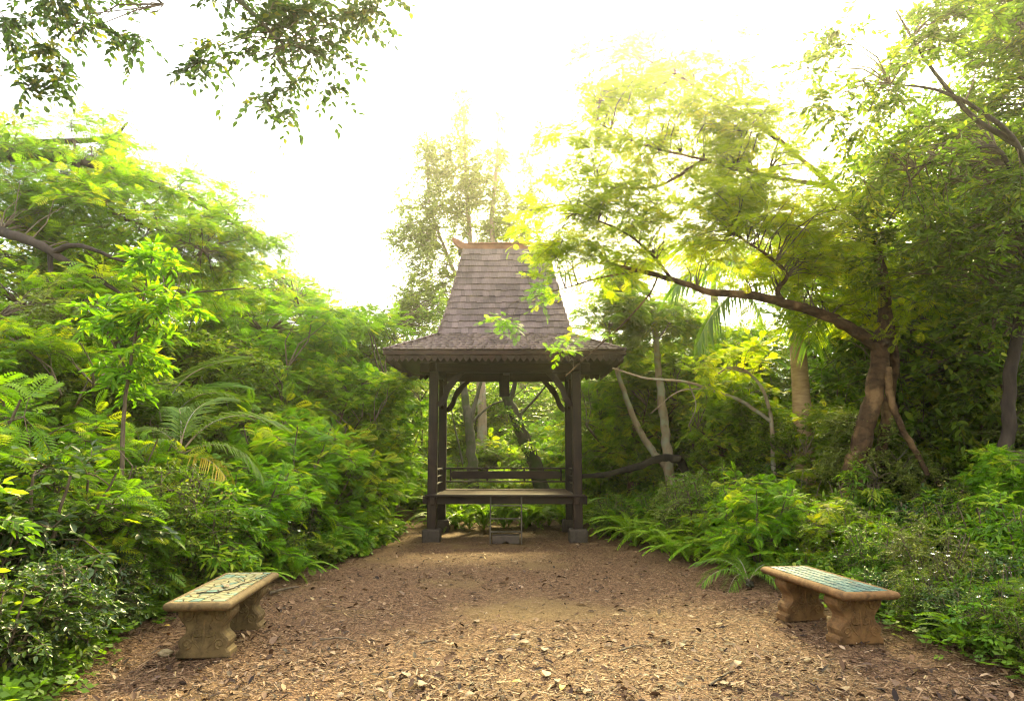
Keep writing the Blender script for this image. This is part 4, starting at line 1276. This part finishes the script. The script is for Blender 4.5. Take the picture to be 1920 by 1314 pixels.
def small_palm(loc, label, fr, stemh=.5, group=None):
    root = empty("small_palm", loc)
    tag(root, label, "palm", group)
    mb = MB()
    rng = np.random.default_rng(int(abs(loc[0]) * 100))
    limb(mb, [(0, 0, -.02), (.02, 0, stemh * .5), (0, .02, stemh)], .05, .035, 8, 4, rng, .1)
    meshobj("stem", mb.mesh("stem", [M['bark_grey']], smooth=True), root)
    for (me, az, el, s) in fr:
        add_frond(root, me, (0, 0, stemh - .02), R(az), R(el), s)
    return root
small_palm(gp(335, 8.9), "small palm with arching fronds and one yellowing frond left of the clearing",
    [(PF[0], 12, 34, .95), (PF[1], 4, 2, .8), (PFY, -8, -16, .75), (PF[2], 70, 62, .8), (PF[1], 120, 55, .75), (PF[0], 170, 35, .6), (PF[1], 250, 20, .5)], 1.55)
small_palm(gp(300, 10.2), "upright green palm clump behind the yellow-tipped sapling",
    [(PF[0], 20, 70, 1.2), (PF[1], 50, 55, 1.1), (PF[2], 130, 65, 1.1), (PF[0], 200, 50, 1.0), (PF[1], 280, 45, 1.0), (PF[2], -20, 45, 1.05)], 1.7)
small_palm(gp(1395, 8.9), "small grey-green palm seedling at the edge of the mulch behind the teal tiled bench",
    [(PF[0], 200, 20, .5), (PF[1], 170, 35, .5), (PF[2], 230, 15, .45), (PF[0], 100, 40, .45), (PF[1], 290, 25, .4), (PF[2], 20, 30, .45)], .05)

M['palm_trunk'] = bark_mat('palm_trunk', (.26, .15, .08), (.44, .29, .16), None, 5, (1, 1, 5), .25)
M['crownshaft'] = wood_mat('crownshaft', (.10, .17, .03), (.17, .25, .05), .4, vary=.05)
def royal_palm(u, Y, vtop, dia, label, fr, vshaft):
    base = np.array(gp(u, Y)); ztop = px(u, vtop, Y)[2]; zs = px(u, vshaft, Y)[2]
    root = empty("royal_palm", tuple(base)); tag(root, label, "palm tree", "royal palms right of the pavilion")
    mb = MB(); n = 60
    z = np.linspace(0, zs, n); t = z / zs
    r = dia / 2 * (1.05 - .12 * t + .16 * np.exp(-((t - .45) / .25) ** 2)) * np.where(np.arange(n) % 2 == 0, 1.0, .965)
    tubes(mb, np.stack([.02 * np.sin(t * 3), 0 * z, z], -1)[None], r[None], 14)
    meshobj("trunk", mb.mesh("trunk", [M['palm_trunk']], smooth=True), root)
    mb = MB(); z = np.linspace(zs, ztop, 10); t = np.linspace(0, 1, 10)
    tubes(mb, np.stack([0 * z, 0 * z, z], -1)[None], (dia / 2 * (.86 - .45 * t))[None], 12)
    meshobj("crownshaft", mb.mesh("crownshaft", [M['crownshaft']], smooth=True), root)
    for (i, az, el, s) in fr:
        add_frond(root, PFB[i % 2], (0, 0, ztop - .1), R(az), R(el), s)
    return root
royal_palm(1509, 12.6, 520, .30, "stout royal palm with a ringed beige trunk and green crownshaft", 
    [(0, 200, 10, 1.0), (1, 165, 35, 1.0), (0, 240, 30, .95), (1, 280, 5, .9), (0, 320, 40, .95), (1, 20, 20, 1.0), (0, 80, 50, 1), (1, 120, 30, 1), (0, 255, -25, .8), (1, 345, -20, .85), (0, 185, -15, .85)], 622)
royal_palm(1352, 19.0, 520, .2, "slender distant royal palm whose fronds droop above the leaning tree",
    [(0, 180, 20, .9), (1, 140, 40, .9), (0, 220, 0, .85), (1, 270, 15, .85), (0, 310, 30, .9), (1, 0, 10, .9), (0, 50, 35, .9), (1, 95, 50, .9), (0, 250, -25, .7), (1, 340, -30, .7)], 545)

# ------------------------------------------------------------------ shrubs: a few kinds, each plant a copy with its own place
def shrub_proto(name, h, w, nstem, seed, leafmat, tmpl, lsize, nclump, clump_r, twigs, lpt, woodmat='twig', flat=.7, droop=.2, base_clear=.0, **kw):
    rng = np.random.default_rng(seed)
    wb, lb = MB(), MB()
    sk = []
    for i in range(nstem):
        a = 2 * math.pi * i / nstem + rng.uniform(-.4, .4)
        d = np.array((math.cos(a), math.sin(a), 0)) * w * .42 * rng.uniform(.5, 1)
        p = limb(wb, [(0.03 * math.cos(a), .03 * math.sin(a), -.05), d * .3 + np.array((0, 0, h * .3)), d * .7 + np.array((0, 0, h * .6)), d + np.array((0, 0, h * .88))], .016 * h ** .7 + .006, .006, 6, 4, rng, .3)
        sk.append(p)
    zc = h * (.54 + base_clear * .4)
    crown(lb, rng, [((0, 0, zc), (w * .5, w * .5, h * (.5 - base_clear * .4)), nclump)], np.concatenate(sk), tmpl, lsize, clump_r=clump_r, twigs=twigs, lpt=lpt, flat=flat, droop=droop, br0=.010, **kw)
    root = assemble(name, (0, 0, 0), wb, lb, M[woodmat], [M[leafmat], M['twig']], "stem", "foliage")
    return root

KIND = {
  'glossy': ("glossy_shrub", "dark glossy oval-leaved shrub", [dict(h=1.25, w=1.25, nstem=7, leafmat='leaf_dark', tmpl=OV, lsize=(.055, .085), nclump=75, clump_r=.20, twigs=6, lpt=9)] * 2),
  'small': ("fine_leaved_shrub", "fine-leaved dense shrub", [dict(h=1.3, w=1.3, nstem=7, leafmat='leaf_mid', tmpl=DI, lsize=(.035, .055), nclump=95, clump_r=.22, twigs=8, lpt=11)] * 2),
  'feather': ("feathery_shrub", "yellow-green feathery shrub", [dict(h=1.5, w=1.6, nstem=6, leafmat='leaf_bright', tmpl=PIN, lsize=(.15, .24), nclump=60, clump_r=.28, twigs=6, lpt=5, flat=.35, droop=.3)] * 2),
  'broad': ("broad_leaved_shrub", "broad light green leaved shrub", [dict(h=1.5, w=1.3, nstem=6, leafmat='leaf_mid', tmpl=OV_N, lsize=(.09, .15), nclump=55, clump_r=.24, twigs=6, lpt=7, droop=.35)] * 2),
  'dim': ("dull_shrub", "dull olive small-leaved shrub", [dict(h=1.4, w=1.4, nstem=8, leafmat='leaf_grey', tmpl=OV, lsize=(.04, .065), nclump=85, clump_r=.22, twigs=7, lpt=9)] * 2),
  'herb': ("leafy_herb", "low leafy green herb", [dict(h=.42, w=.75, nstem=9, leafmat='leaf_fern', tmpl=PIN_L, lsize=(.09, .15), nclump=46, clump_r=.12, twigs=5, lpt=5, flat=.5)] * 2),
}
PROTO = {}
sd = 100
for k, (nm, ds, vs) in KIND.items():
    PROTO[k] = []
    for v in vs:
        sd += 1
        PROTO[k].append([shrub_proto(nm, seed=sd, **v), False])

def proto_tree(name, h, w, seed, leafmat, woodmat, nclump, tmpl, lsize, clump_r, twigs, lpt, trunk_r=.1, clear=.3, **kw):
    rng = np.random.default_rng(seed)
    wb, lb = MB(), MB(); sk = []
    tr = [(0, 0, -.05), (rng.uniform(-.1, .1), rng.uniform(-.1, .1), h * .3), (rng.uniform(-.3, .3), rng.uniform(-.3, .3), h * .6), (rng.uniform(-.3, .3), 0, h * .9)]
    p = limb(wb, tr, trunk_r, .02, 8, 6, rng, .12, flare=.4); sk.append(p[8:])
    for i in range(7):
        a = rng.uniform(0, 6.28); z = h * rng.uniform(.3, .65)
        q = p[np.abs(p[:, 2] - z).argmin()]
        e = np.array((math.cos(a) * w * .4, math.sin(a) * w * .4, z + h * rng.uniform(.1, .3)))
        sk.append(limb(wb, [q, q + (e - q) * .5 + np.array((0, 0, -.05 * h)), e], trunk_r * .4, .012, 6, 5, rng, .2))
    ells = [((0, 0, h * (clear + 1) / 2), (w * .5, w * .5, h * (1 - clear) / 2), nclump)]
    for i in range(5):
        a = rng.uniform(0, 6.28)
        ells.append(((math.cos(a) * w * .3, math.sin(a) * w * .3, h * rng.uniform(.5, .95)), (w * .22, w * .22, h * .12), nclump // 8))
    crown(lb, rng, ells, np.concatenate(sk), tmpl, lsize, clump_r=clump_r, twigs=twigs, lpt=lpt, **kw)
    return assemble(name, (0, 0, 0), wb, lb, M[woodmat], [M[leafmat], M['twig']])
TP = {'feather': [proto_tree("feathery_small_tree", 4.6, 4.0, 51 + i, 'leaf_bright', 'bark_brown', 95, PIN6, (.22, .34), .44, 6, 5, flat=.35, droop=.3, clear=.12) for i in range(2)],
      'round': [proto_tree("round_leaved_tree", 4.8, 3.6, 61 + i, 'leaf_mid', 'bark_grey', 110, OV, (.10, .16), .40, 7, 9, flat=.6, clear=.12) for i in range(2)],
      'olive': [proto_tree("olive_green_tree", 5.2, 3.4, 71 + i, 'leaf_grey', 'bark_grey', 100, DI, (.09, .14), .45, 8, 11, flat=.8, clear=.15) for i in range(2)]}
KIND['tround'] = (None, "bushy mid-green young tree"); KIND['tfeather'] = (None, "bushy feathery young tree"); KIND['tolive'] = (None, "bushy olive-green young tree")
for q in ('round', 'feather', 'olive'): PROTO['t' + q] = [[o_, False] for o_ in TP[q]]

def place(kind, x, y, s, label, group, rz=None, cat='shrub', rgen=random.Random(77)):
    L_ = PROTO[kind]
    e = L_[rgen.randrange(len(L_))]
    rz = rgen.uniform(0, 6.28) if rz is None else rz
    sc3 = (s * rgen.uniform(.92, 1.1), s * rgen.uniform(.92, 1.1), s * rgen.uniform(.92, 1.1))
    if not e[1]:
        e[1] = True
        r = e[0]; r.location = (x, y, -.01); r.rotation_euler = (0, 0, rz); r.scale = sc3
        tag(r, label, cat, group)
        return r
    r = copy_thing(e[0], (x, y, -.01), rz, sc3, label, group)
    r["category"] = cat
    return r

rs = random.Random(4)
def row(side, off, y0, y1, step, kinds, smin, smax, rowname, cat='shrub', jx=.25, sfun=None):
    """a row of plants along one edge of the clearing, from the pavilion end towards the viewer"""
    y = y1; k = 0
    while y > y0:
        e = float(xl(y)) - off if side < 0 else float(xr(y)) + off
        x = e + rs.uniform(-jx, jx)
        if abs(x) < .73 * y + .75 and k < len(ORD):
            kd = kinds[rs.randrange(len(kinds))]
            s = rs.uniform(smin, smax) * (sfun(y) if sfun else 1)
            place(kd, x, y, s, "%s, %s from the pavilion in the %s" % (KIND[kd][1], ORD[k], rowname), rowname, cat=cat)
            k += 1
        y -= step * rs.uniform(.8, 1.2)

LEFT, RIGHT = -1, 1
row(LEFT, .35, 6.9, 13.6, .52, ['herb', 'herb', 'herb'], .75, 1.1, "left border of the mulch", 'herb', .12)
row(LEFT, .42, 4.4, 6.8, .5, ['glossy', 'glossy', 'glossy'], .58, .7, "low left shrub row", jx=.1)
row(RIGHT, .40, 7.3, 9.0, .50, ['herb', 'herb'], .6, .85, "right border of the mulch", 'herb', .12)
row(RIGHT, .42, 4.4, 7.2, .5, ['small', 'glossy', 'small'], .34, .46, "low right shrub row", jx=.1)
row(LEFT, .95, 4.4, 14.0, .78, ['glossy', 'glossy', 'small', 'broad', 'glossy'], .62, .85, "front left shrub row", sfun=lambda y: 1.15 if y < 6.4 else .95)
row(RIGHT, 1.0, 4.4, 13.5, .80, ['small', 'glossy', 'dim', 'small', 'feather'], .58, .80, "front right shrub row", sfun=lambda y: .8 if y < 6.5 else 1.0)
row(LEFT, 1.9, 5.2, 16, 1.0, ['glossy', 'broad', 'feather', 'small', 'dim'], 1.1, 1.5, "second left shrub row")
row(RIGHT, 2.0, 5.2, 16, .95, ['glossy', 'feather', 'dim', 'glossy', 'broad', 'small'], .62, .84, "second right shrub row")
row(LEFT, 3.2, 6.5, 18, 1.2, ['tround', 'tfeather', 'tround', 'tolive'], .52, .68, "third left thicket row", jx=.4)
row(RIGHT, 3.4, 6.5, 18, 1.2, ['tround', 'tfeather', 'tolive'], .40, .52, "third right thicket row", jx=.4, sfun=lambda y: .8 if y < 10.6 else 1.0)
row(LEFT, 4.9, 8.5, 20, 1.5, ['tfeather', 'tround', 'tolive'], .68, .85, "fourth left thicket row", jx=.5)
row(RIGHT, 5.2, 8.5, 20, 1.5, ['tfeather', 'tround', 'tolive'], .52, .68, "fourth right thicket row", jx=.5)
# behind the pavilion
k = 0
for yy, n, s0, s1, kinds in ((18.0, 9, .6, .8, ['small', 'feather', 'feather']), (20.0, 8, 1.0, 1.3, ['feather', 'small', 'feather']), (22.4, 7, 1.4, 1.8, ['feather', 'feather', 'broad'])):
    for i in range(n):
        x = -3.4 + 6.8 * (i + .5) / n + rs.uniform(-.3, .3)
        kd = kinds[rs.randrange(3)]
        place(kd, x, yy + rs.uniform(-.4, .4), rs.uniform(s0, s1) * (2 if kd == 'herb' else 1), "%s, %s from the left in the %s row behind the pavilion" % (KIND[kd][1], ORD[i], {18.0: 'near', 20.0: 'middle', 22.4: 'far'}[yy]), "shrubs behind the pavilion")

for (kd, u, Y, s, lab) in [('broad', 395, 8.1, .85, "broad light green leaved shrub in front of the small palm"), ('small', 320, 7.9, 1.05, "fine-leaved shrub at the foot of the small palm"),
        ('feather', 450, 9.4, 1.0, "feathery shrub right of the small palm"), ('feather', 530, 11.2, 1.35, "tall feathery shrub with yellow tips beyond the small palm"), ('feather', 600, 12.2, 1.3, "feathery shrub between the small palm and the pavilion"),
        ('feather', 160, 7.2, 1.1, "feathery shrub at the foot of the sapling"), ('glossy', 60, 6.3, 1.35, "tall dark glossy shrub at the left edge"), ('feather', 1600, 8.8, .66, "bright feathery shrub in front of the scarred trunk"),
        ('feather', 1420, 9.6, .8, "feathery shrub behind the ferns right of the mulch"), ('glossy', 1450, 12.0, 1.05, "dark glossy shrub hiding the foot of the leaning tree"), ('glossy', 1740, 9.3, .85, "dark glossy shrub right of the scarred trunk"), ('small', 1800, 8.6, .8, "fine-leaved shrub between the scarred trunk and the right edge trunk"), ('dim', 1760, 11.6, 1.0, "dull olive shrub behind the right edge shrubs"), ('glossy', 1860, 10.6, 1.0, "dark glossy shrub at the foot of the right edge trunk"), ('small', 1150, 13.6, .6, "fine-leaved shrub in front of the fallen log, nearer the pavilion"), ('small', 1225, 13.3, .66, "fine-leaved shrub in front of the fallen log, below the forked tree"), ('dim', 1290, 12.8, .75, "dull olive shrub at the foot of the forked tree"), ('small', 1330, 11.6, 1.0, "fine-leaved shrub right of the bright ferns")]:
    place(kd, gx(u, Y), Y, s, lab, "shrubs standing singly")
# ---- the sapling with fresh yellow-green tips in front of the left trees
Y0 = 7.6
tree("sapling", "slender upright sapling with a reddish stem and fresh yellow-green top leaves", "sapling",
    [([gp(232, Y0), G(228, 900, Y0), G(232, 780, Y0), G(245, 680, Y0), G(262, 590, Y0), G(282, 500, Y0), G(290, 468, Y0)], .028, .008),
     ([G(240, 700, Y0), G(200, 620, Y0), G(180, 560, Y0)], .012, .004), ([G(252, 640, Y0), G(310, 580, Y0), G(335, 540, Y0)], .012, .004)],
    [E_(285, 500, Y0, 40, 45, .25, 9), E_(260, 590, Y0, 70, 50, .35, 15), E_(230, 690, Y0, 85, 60, .4, 15), E_(320, 570, Y0, 40, 30, .2, 5), E_(180, 590, Y0, 35, 35, .2, 4)],
    'leaf_bright', 31, 'twig', tmpl=OV_N, lsize=(.09, .15), clump_r=.2, twigs=5, lpt=7, droop=.35, br0=.006, tonec=.45, twig_r=.0025)

# ------------------------------------------------------------------ mid-distance and far trees: a few kinds, copied
TUSED = {k: [PROTO['t' + k][0][1], PROTO['t' + k][1][1]] for k in TP}
TD = {'feather': "feathery yellow-green tree", 'round': "leafy mid-green tree", 'olive': "dull olive-green tree"}
def put_tree(kind, i, u, Y, s, label, group):
    src = TP[kind][i]
    loc = gp(u, Y); rz = (u * 0.37 + Y) % 6.28
    if not TUSED[kind][i]:
        TUSED[kind][i] = True
        src.location = loc; src.rotation_euler = (0, 0, rz); src.scale = (s,) * 3
        tag(src, label, "tree", group); r = src
    else:
        r = copy_thing(src, loc, rz, s, label, group)
    return r
gl, gr, gb = "trees left of the pavilion", "trees right of the pavilion", "trees far behind"
for (k, i, u, Y, s, where, g) in [
    ('feather', 0, 560, 16.5, 1.22, "rising left of the pavilion over the low branch", gl),
    ('feather', 0, 470, 14.5, .95, "standing just beyond the small palm", gl),
    ('round', 1, 20, 13.0, 1.25, "filling the gap under the thick dark limb", gl),
    ('feather', 0, 700, 15.5, .7, "low beside the left posts of the pavilion", gl),
    ('feather', 0, 1180, 17.0, .85, "low between the pavilion and the forked tree", gr),
    ('feather', 0, 1400, 13.8, .62, "low in front of the stout royal palm", gr),
    ('round', 1, 655, 19.0, 1.1, "halfway between the pavilion roof and the big left tree", gl),
    ('olive', 0, 735, 18.5, 1.0, "closest to the left eave of the pavilion", gl),
    ('feather', 0, 640, 14.5, .66, "low in front of the others left of the pavilion", gl),
    ('round', 1, 390, 12.5, .80, "under the crown of the big left tree", gl),
    ('round', 0, 120, 11.0, .80, "below the thick dark limb at the left", gl),
    ('feather', 1, 20, 9.0, .70, "at the left edge below the dark limb", gl),
    ('round', 1, 260, 13.5, .85, "behind the yellow-tipped sapling", gl),
    ('olive', 1, 330, 17.0, 1.0, "deep in the wood behind the sapling", gl),
    ('olive', 0, 1120, 20.0, .92, "just right of the pavilion roof behind the forked tree", gr),
    ('feather', 1, 1330, 18.5, .95, "between the forked tree and the stout royal palm", gr),
    ('feather', 0, 1440, 17.5, .95, "glowing behind the stout royal palm", gr),
    ('round', 1, 1240, 21.0, 1.0, "deep in the wood behind the forked tree", gr),
    ('round', 0, 1605, 17.0, 1.0, "between the royal palm and the scarred trunk", gr),
    ('round', 1, 1740, 12.5, .95, "behind the scarred trunk of the feathery tree", gr),
    ('olive', 1, 1830, 14.5, 1.15, "in the shade near the right edge", gr),
    ('round', 0, 1960, 11.5, 1.1, "half out of view at the right edge", gr),
    ('olive', 0, 1680, 17.0, 1.3, "tall and deep behind the scarred trunk", gr),
    ('feather', 1, 1190, 18.5, .95, "filling the gap right of the roof behind the forked tree", gr),
    ('feather', 0, 1310, 18.0, 1.0, "under the long limb left of the royal palms", gr),
    ('round', 1, 1850, 12.5, 1.5, "tall and dense behind the right edge trunk", gr),
    ('round', 0, 1720, 15.5, 1.45, "tall and dense behind the scarred trunk", gr),
    ('round', 0, 900, 22.5, .8, "low in the gap seen through the pavilion", gb),
    ('round', 1, 985, 23.5, .85, "low behind the leaning mossy trunk", gb),
    ('round', 0, 600, 18.0, 1.0, "crisp leaved between the feathery trees at left", gl),
    ('feather', 1, 860, 26.0, .95, "seen through the pavilion left of centre", gb),
    ('feather', 0, 1010, 26.5, .95, "seen through the pavilion right of centre", gb),
    ('round', 1, 940, 28.0, 1.1, "far behind the middle of the pavilion", gb),
    ('olive', 1, 790, 26.0, 1.05, "far behind the left post of the pavilion", gb),
    ('round', 0, 1080, 27.0, 1.1, "far behind the right post of the pavilion", gb),
    ('feather', 1, 520, 23.0, 1.25, "on the skyline above the low left branch", gb),
    ('olive', 0, 420, 22.0, 1.3, "on the skyline behind the big left tree", gb)]:
    put_tree(k, i, u, Y, s, TD[k] + " " + where, g)

# ------------------------------------------------------------------ far wood and ground cover (masses)
def build_forest():
    rng = np.random.default_rng(90)
    mb = MB()
    n = 36000
    a = rng.uniform(-1.05, 1.05, n)
    d = rng.uniform(27, 46, n)
    x, y = d * np.sin(a), d * np.cos(a)
    hmax = 5.2 + 1.6 * np.sin(a * 9 + 1) + 1.1 * np.sin(a * 23 + 2) + .6 * np.sin(a * 51)
    z = rng.uniform(0, 1, n) ** .8 * hmax * (d / 34)
    P = np.stack([x, y, z], -1)
    D = rng.normal(0, 1, (n, 3)); D[:, 2] *= .5
    scatter(mb, PIN_L, P[:5000], nrm(D[:5000]), np.array((0, 0, 1.0)) + rng.normal(0, .5, (5000, 3)), rng.uniform(.5, .9, 5000), np.clip(rng.normal(.4, .25, 5000), 0, 1))
    scatter(mb, OV_W, P[5000:], nrm(D[5000:]), np.array((0, 0, 1.0)) + rng.normal(0, .5, (n - 5000, 3)), rng.uniform(.22, .42, n - 5000), np.clip(rng.normal(.4, .25, n - 5000), 0, 1))
    m = 30000                                                # wood goes on unseen beside and behind the viewer; added to cut fill light
    a = rng.uniform(.95, 2 * math.pi - .95, m)
    d = rng.uniform(8, 16, m) + 1.5 * np.sin(a * 5)
    x, y = d * np.sin(a), d * np.cos(a)
    hmax = 5.2 + 1.3 * np.sin(a * 7 + 1) + np.sin(a * 17)
    z = .2 + rng.uniform(0, 1, m) ** .9 * hmax
    D = rng.normal(0, 1, (m, 3)); D[:, 2] *= .5
    scatter(mb, DI, np.stack([x, y, z], -1), nrm(D), np.array((0, 0, 1.0)) + rng.normal(0, .5, (m, 3)), rng.uniform(.2, .38, m), np.clip(rng.normal(.4, .25, m), 0, 1))
    o = meshobj("far_woods", mb.mesh("far_woods", [M['leaf_mid']]))
    tag(o, "dense wood closing in all round the garden", "woods", kind="stuff")
build_forest()
T3 = t_pinnate(2, .62, .3, .2, 58)
def build_cover():
    rng = np.random.default_rng(91)
    mb = MB()
    n = 26000
    y = 1 / rng.uniform(1 / 20.0, 1 / 4.2, n)
    x = rng.uniform(-1, 1, n) * (.74 * y + .5)
    e = np.where(x < 0, xl(y) - x, x - xr(y))
    e = np.where(y > 16.2, 1.0, e)
    k = e > rng.uniform(-.12, .25, n)
    x, y, e = x[k], y[k], e[k]; n = len(x)
    z = rng.uniform(.01, .16, n) + .1 * np.clip(e, 0, 1) * rng.uniform(0, 1, n)
    D = rng.normal(0, 1, (n, 3)); D[:, 2] = np.abs(D[:, 2]) * .5
    scatter(mb, T3, np.stack([x, y, z], -1), nrm(D), np.array((0, 0, 1.0)) + rng.normal(0, .3, (n, 3)), rng.uniform(.06, .15, n), np.clip(rng.normal(.4, .25, n), 0, 1))
    o = meshobj("ground_cover", mb.mesh("ground_cover", [M['leaf_mid']]))
    tag(o, "low green ground cover creeping round the mulch", "ground cover", kind="stuff")
build_cover()

# ------------------------------------------------------------------ ferns
def fern_frond(seed, L_=.8):
    return frond_mesh("frond", L_, 24, .085, .026, [M['leaf_fern_bright'], M['leaf_fern_bright']], .75, .15, seed, vee=.02)
FF = [fern_frond(200 + i) for i in range(3)]
def fern(x, y, s, n, label, group, rgen):
    root = empty("fern", (x, y, -.01), rgen.uniform(0, 6.28), s)
    tag(root, label, "fern", group)
    for i in range(n):
        o = add_frond(root, FF[rgen.randrange(3)], (0, 0, 0), 2 * math.pi * i / n + rgen.uniform(-.25, .25), rgen.uniform(.3, 1.15), rgen.uniform(.8, 1.2), rgen.uniform(-.3, .3))
rf = random.Random(6)
k = 0
y = 13.9
while y > 9.2 and k < len(ORD):
    for off in (.22, .62, 1.0):
        fern(float(xr(y)) + off + rf.uniform(-.1, .1), y + rf.uniform(-.15, .15), rf.uniform(.8, 1.1), 11, "bright arching fern, %s from the pavilion in the %s right fern row" % (ORD[k], {.22: 'front', .62: 'middle', 1.0: 'back'}[off]), "ferns right of the mulch", rf)
    y -= .46; k += 1
k = 0
y = 14.2
while y > 10.6:
    fern(float(xl(y)) - .38 + rf.uniform(-.15, .1), y, rf.uniform(.8, 1.05), 12, "arching fern, %s from the pavilion along the left edge of the mulch" % ORD[k], "ferns left of the mulch", rf)
    y -= .55; k += 1
for i in range(9):
    fern(-1.75 + 3.3 * (i + .5) / 9 + rf.uniform(-.1, .1), 15.15 + rf.uniform(-.12, .2), rf.uniform(.95, 1.15), 12, "fern seen under the platform, %s from the left" % ORD[i], "ferns behind the platform", rf)
for i in range(9):
    fern(-1.9 + 3.6 * (i + .5) / 9 + rf.uniform(-.1, .1), 15.9 + rf.uniform(-.15, .25), rf.uniform(1.1, 1.35), 11, "fern behind the nearer ferns under the platform, %s from the left" % ORD[i], "ferns behind the platform", rf)
for (u, Y, s, lab) in [(470, 8.3, .7, "fern between the cream tiled bench and the herbs"), (560, 9.3, .7, "fern arching over the herbs left of the mulch"), (420, 7.9, .7, "dark fern behind the far end of the cream tiled bench"), (1780, 6.0, .6, "dark fern low behind the near end of the teal tiled bench")]:
    fern(gx(u, Y), Y, s, 10, lab, "single ferns", rf)

# ------------------------------------------------------------------ white flowered weeds
def weed_proto(seed):
    rng = np.random.default_rng(seed)
    root = empty("flowering_weed", (0, 0, 0))
    wb, lb, fb = MB(), MB(), MB()
    sk = []; tips = []
    for i in range(9):
        a = rng.uniform(0, 6.28); h = rng.uniform(.35, .62)
        d = np.array((math.cos(a), math.sin(a), 0)) * rng.uniform(.08, .26)
        p = limb(wb, [(0, 0, -.02), d * .4 + np.array((0, 0, h * .5)), d + np.array((0, 0, h))], .005, .002, 4, 4, rng, .4)
        sk.append(p); tips.append(p[-1])
    crown(lb, rng, [((0, 0, .24), (.28, .28, .2), 34)], np.concatenate(sk), OV, (.035, .06), clump_r=.09, twigs=5, lpt=5, br0=.002, twig_r=.0015)
    meshobj("stem", wb.mesh("stem", [M['twig']]), root)
    meshobj("foliage", lb.mesh("foliage", [M['leaf_fern'], M['twig']]), root)
    # each flower: five petals round a yellow middle
    fm = MB()
    A = np.arange(6) * math.pi / 3
    D = np.stack([np.cos(A), np.sin(A), np.full(6, .15)], -1)
    scatter(fm, t_oval(.6, .05, .05), np.zeros((6, 3)), D, np.tile((0, 0, 1.0), (6, 1)), np.full(6, .017), np.full(6, .5))
    tubes(fm, np.array([[(0, 0, -.004), (0, 0, .003), (0, 0, .006)]]), np.array([[.004, .006, .001]]), 6, 1)
    me = fm.mesh("flower", [M['petal'], M['yellow_leaf']])
    for tpt in tips[:7]:
        o = meshobj("flower", me, root); o.location = tpt; o.rotation_euler = (rng.uniform(-.7, .3), rng.uniform(-.5, .5), 0)
    return root
WP = weed_proto(300)
first = True
wl = [(1850, 5.75), (1905, 6.3), (1790, 6.6), (1700, 7.6), (1740, 7.0), (1655, 8.0), (1860, 7.2), (1580, 8.4), (1930, 5.6), (1815, 8.0), (1500, 8.9), (1620, 8.6), (1770, 9.0)]
for i, (u, Y) in enumerate(sorted(wl, key=lambda q: q[1])):
    lab = "white flowered weed, %s nearest the viewer of those by the teal tiled bench" % ORD[i]
    if first:
        first = False; WP.location = gp(u, Y); tag(WP, lab, "wildflower", "white flowered weeds right of the mulch")
    else:
        r = copy_thing(WP, gp(u, Y), i * 1.3, rs.uniform(.9, 1.25), lab, "white flowered weeds right of the mulch"); r["category"] = "wildflower"
for (u, Y, lab) in [(215, 6.9, "white flowered weed in the dark shrubs left of the cream tiled bench"), (540, 9.6, "white flowered weed among the herbs beyond the cream tiled bench")]:
    r = copy_thing(WP, gp(u, Y), u * .1, 1.3, lab, "white flowered weeds left of the mulch"); r["category"] = "wildflower"

# ------------------------------------------------------------------ corner of another roof behind the right edge trunk
hut = empty("hut", gp(1960, 12.5)); tag(hut, "corner of a dark hut roof with a curved eave behind the right edge trunk", "hut")
zt = px(1870, 775, 12.5)[2]
mb = MB()
nx_ = 12; V = []; F = []
for i in range(nx_ + 1):
    t = i / nx_ * 2 - 1
    up_ = .14 * abs(t) ** 3
    V += [(t * .85, -.7, zt + up_), (t * .55, 0, zt + .55 + up_ * .3), (t * .85, .7, zt + up_), (t * .85, -.7, zt + up_ - .09), (t * .85, .7, zt + up_ - .09)]
for i in range(nx_):
    a = 5 * i
    F += [(a, a + 5, a + 6, a + 1), (a + 1, a + 6, a + 7, a + 2), (a + 3, a + 8, a + 5, a), (a + 2, a + 7, a + 9, a + 4), (a + 4, a + 9, a + 8, a + 3)]
F += [(0, 1, 2, 4), (0, 4, 3, 3), (5 * nx_, 5 * nx_ + 3, 5 * nx_ + 4, 5 * nx_ + 2), (5 * nx_, 5 * nx_ + 2, 5 * nx_ + 1, 5 * nx_ + 1)]
F = [f for f in F if len(set(f)) == 4]
mb.add(V, F)
meshobj("roof", mb.mesh("roof", [M['fascia']]), hut)
for sx in (-.5, .5):
    for sy in (-.45, .45):
        box("post", .1, .1, zt + .1, (sx, sy, (zt + .1) / 2), M['timber'], hut)

# ------------------------------------------------------------------ air: haze added for the glow round the sun
def haze():
    m = bpy.data.materials.new("haze"); m.use_nodes = True
    t = m.node_tree; t.nodes.clear()
    out = t.nodes.new("ShaderNodeOutputMaterial")
    v = t.nodes.new("ShaderNodeVolumePrincipled")
    v.inputs["Color"].default_value = (1.0, .95, .78, 1)
    v.inputs["Density"].default_value = HAZE_D
    v.inputs["Anisotropy"].default_value = .9
    t.links.new(v.outputs[0], out.inputs["Volume"])
    bm = bmesh.new(); bm_box(bm, 2, 2, 2)
    for q in bm.verts: q.co = Vector((q.co.x * 60, q.co.y * 35 + 22, 7.0 + q.co.z * 8.2))
    me = bpy.data.meshes.new("haze"); bm.to_mesh(me); bm.free(); me.materials.append(m)
    o = meshobj("haze", me); tag(o, "thin haze added for the glow round the sun", "haze", kind="stuff")
HAZE_D = .0024
haze()
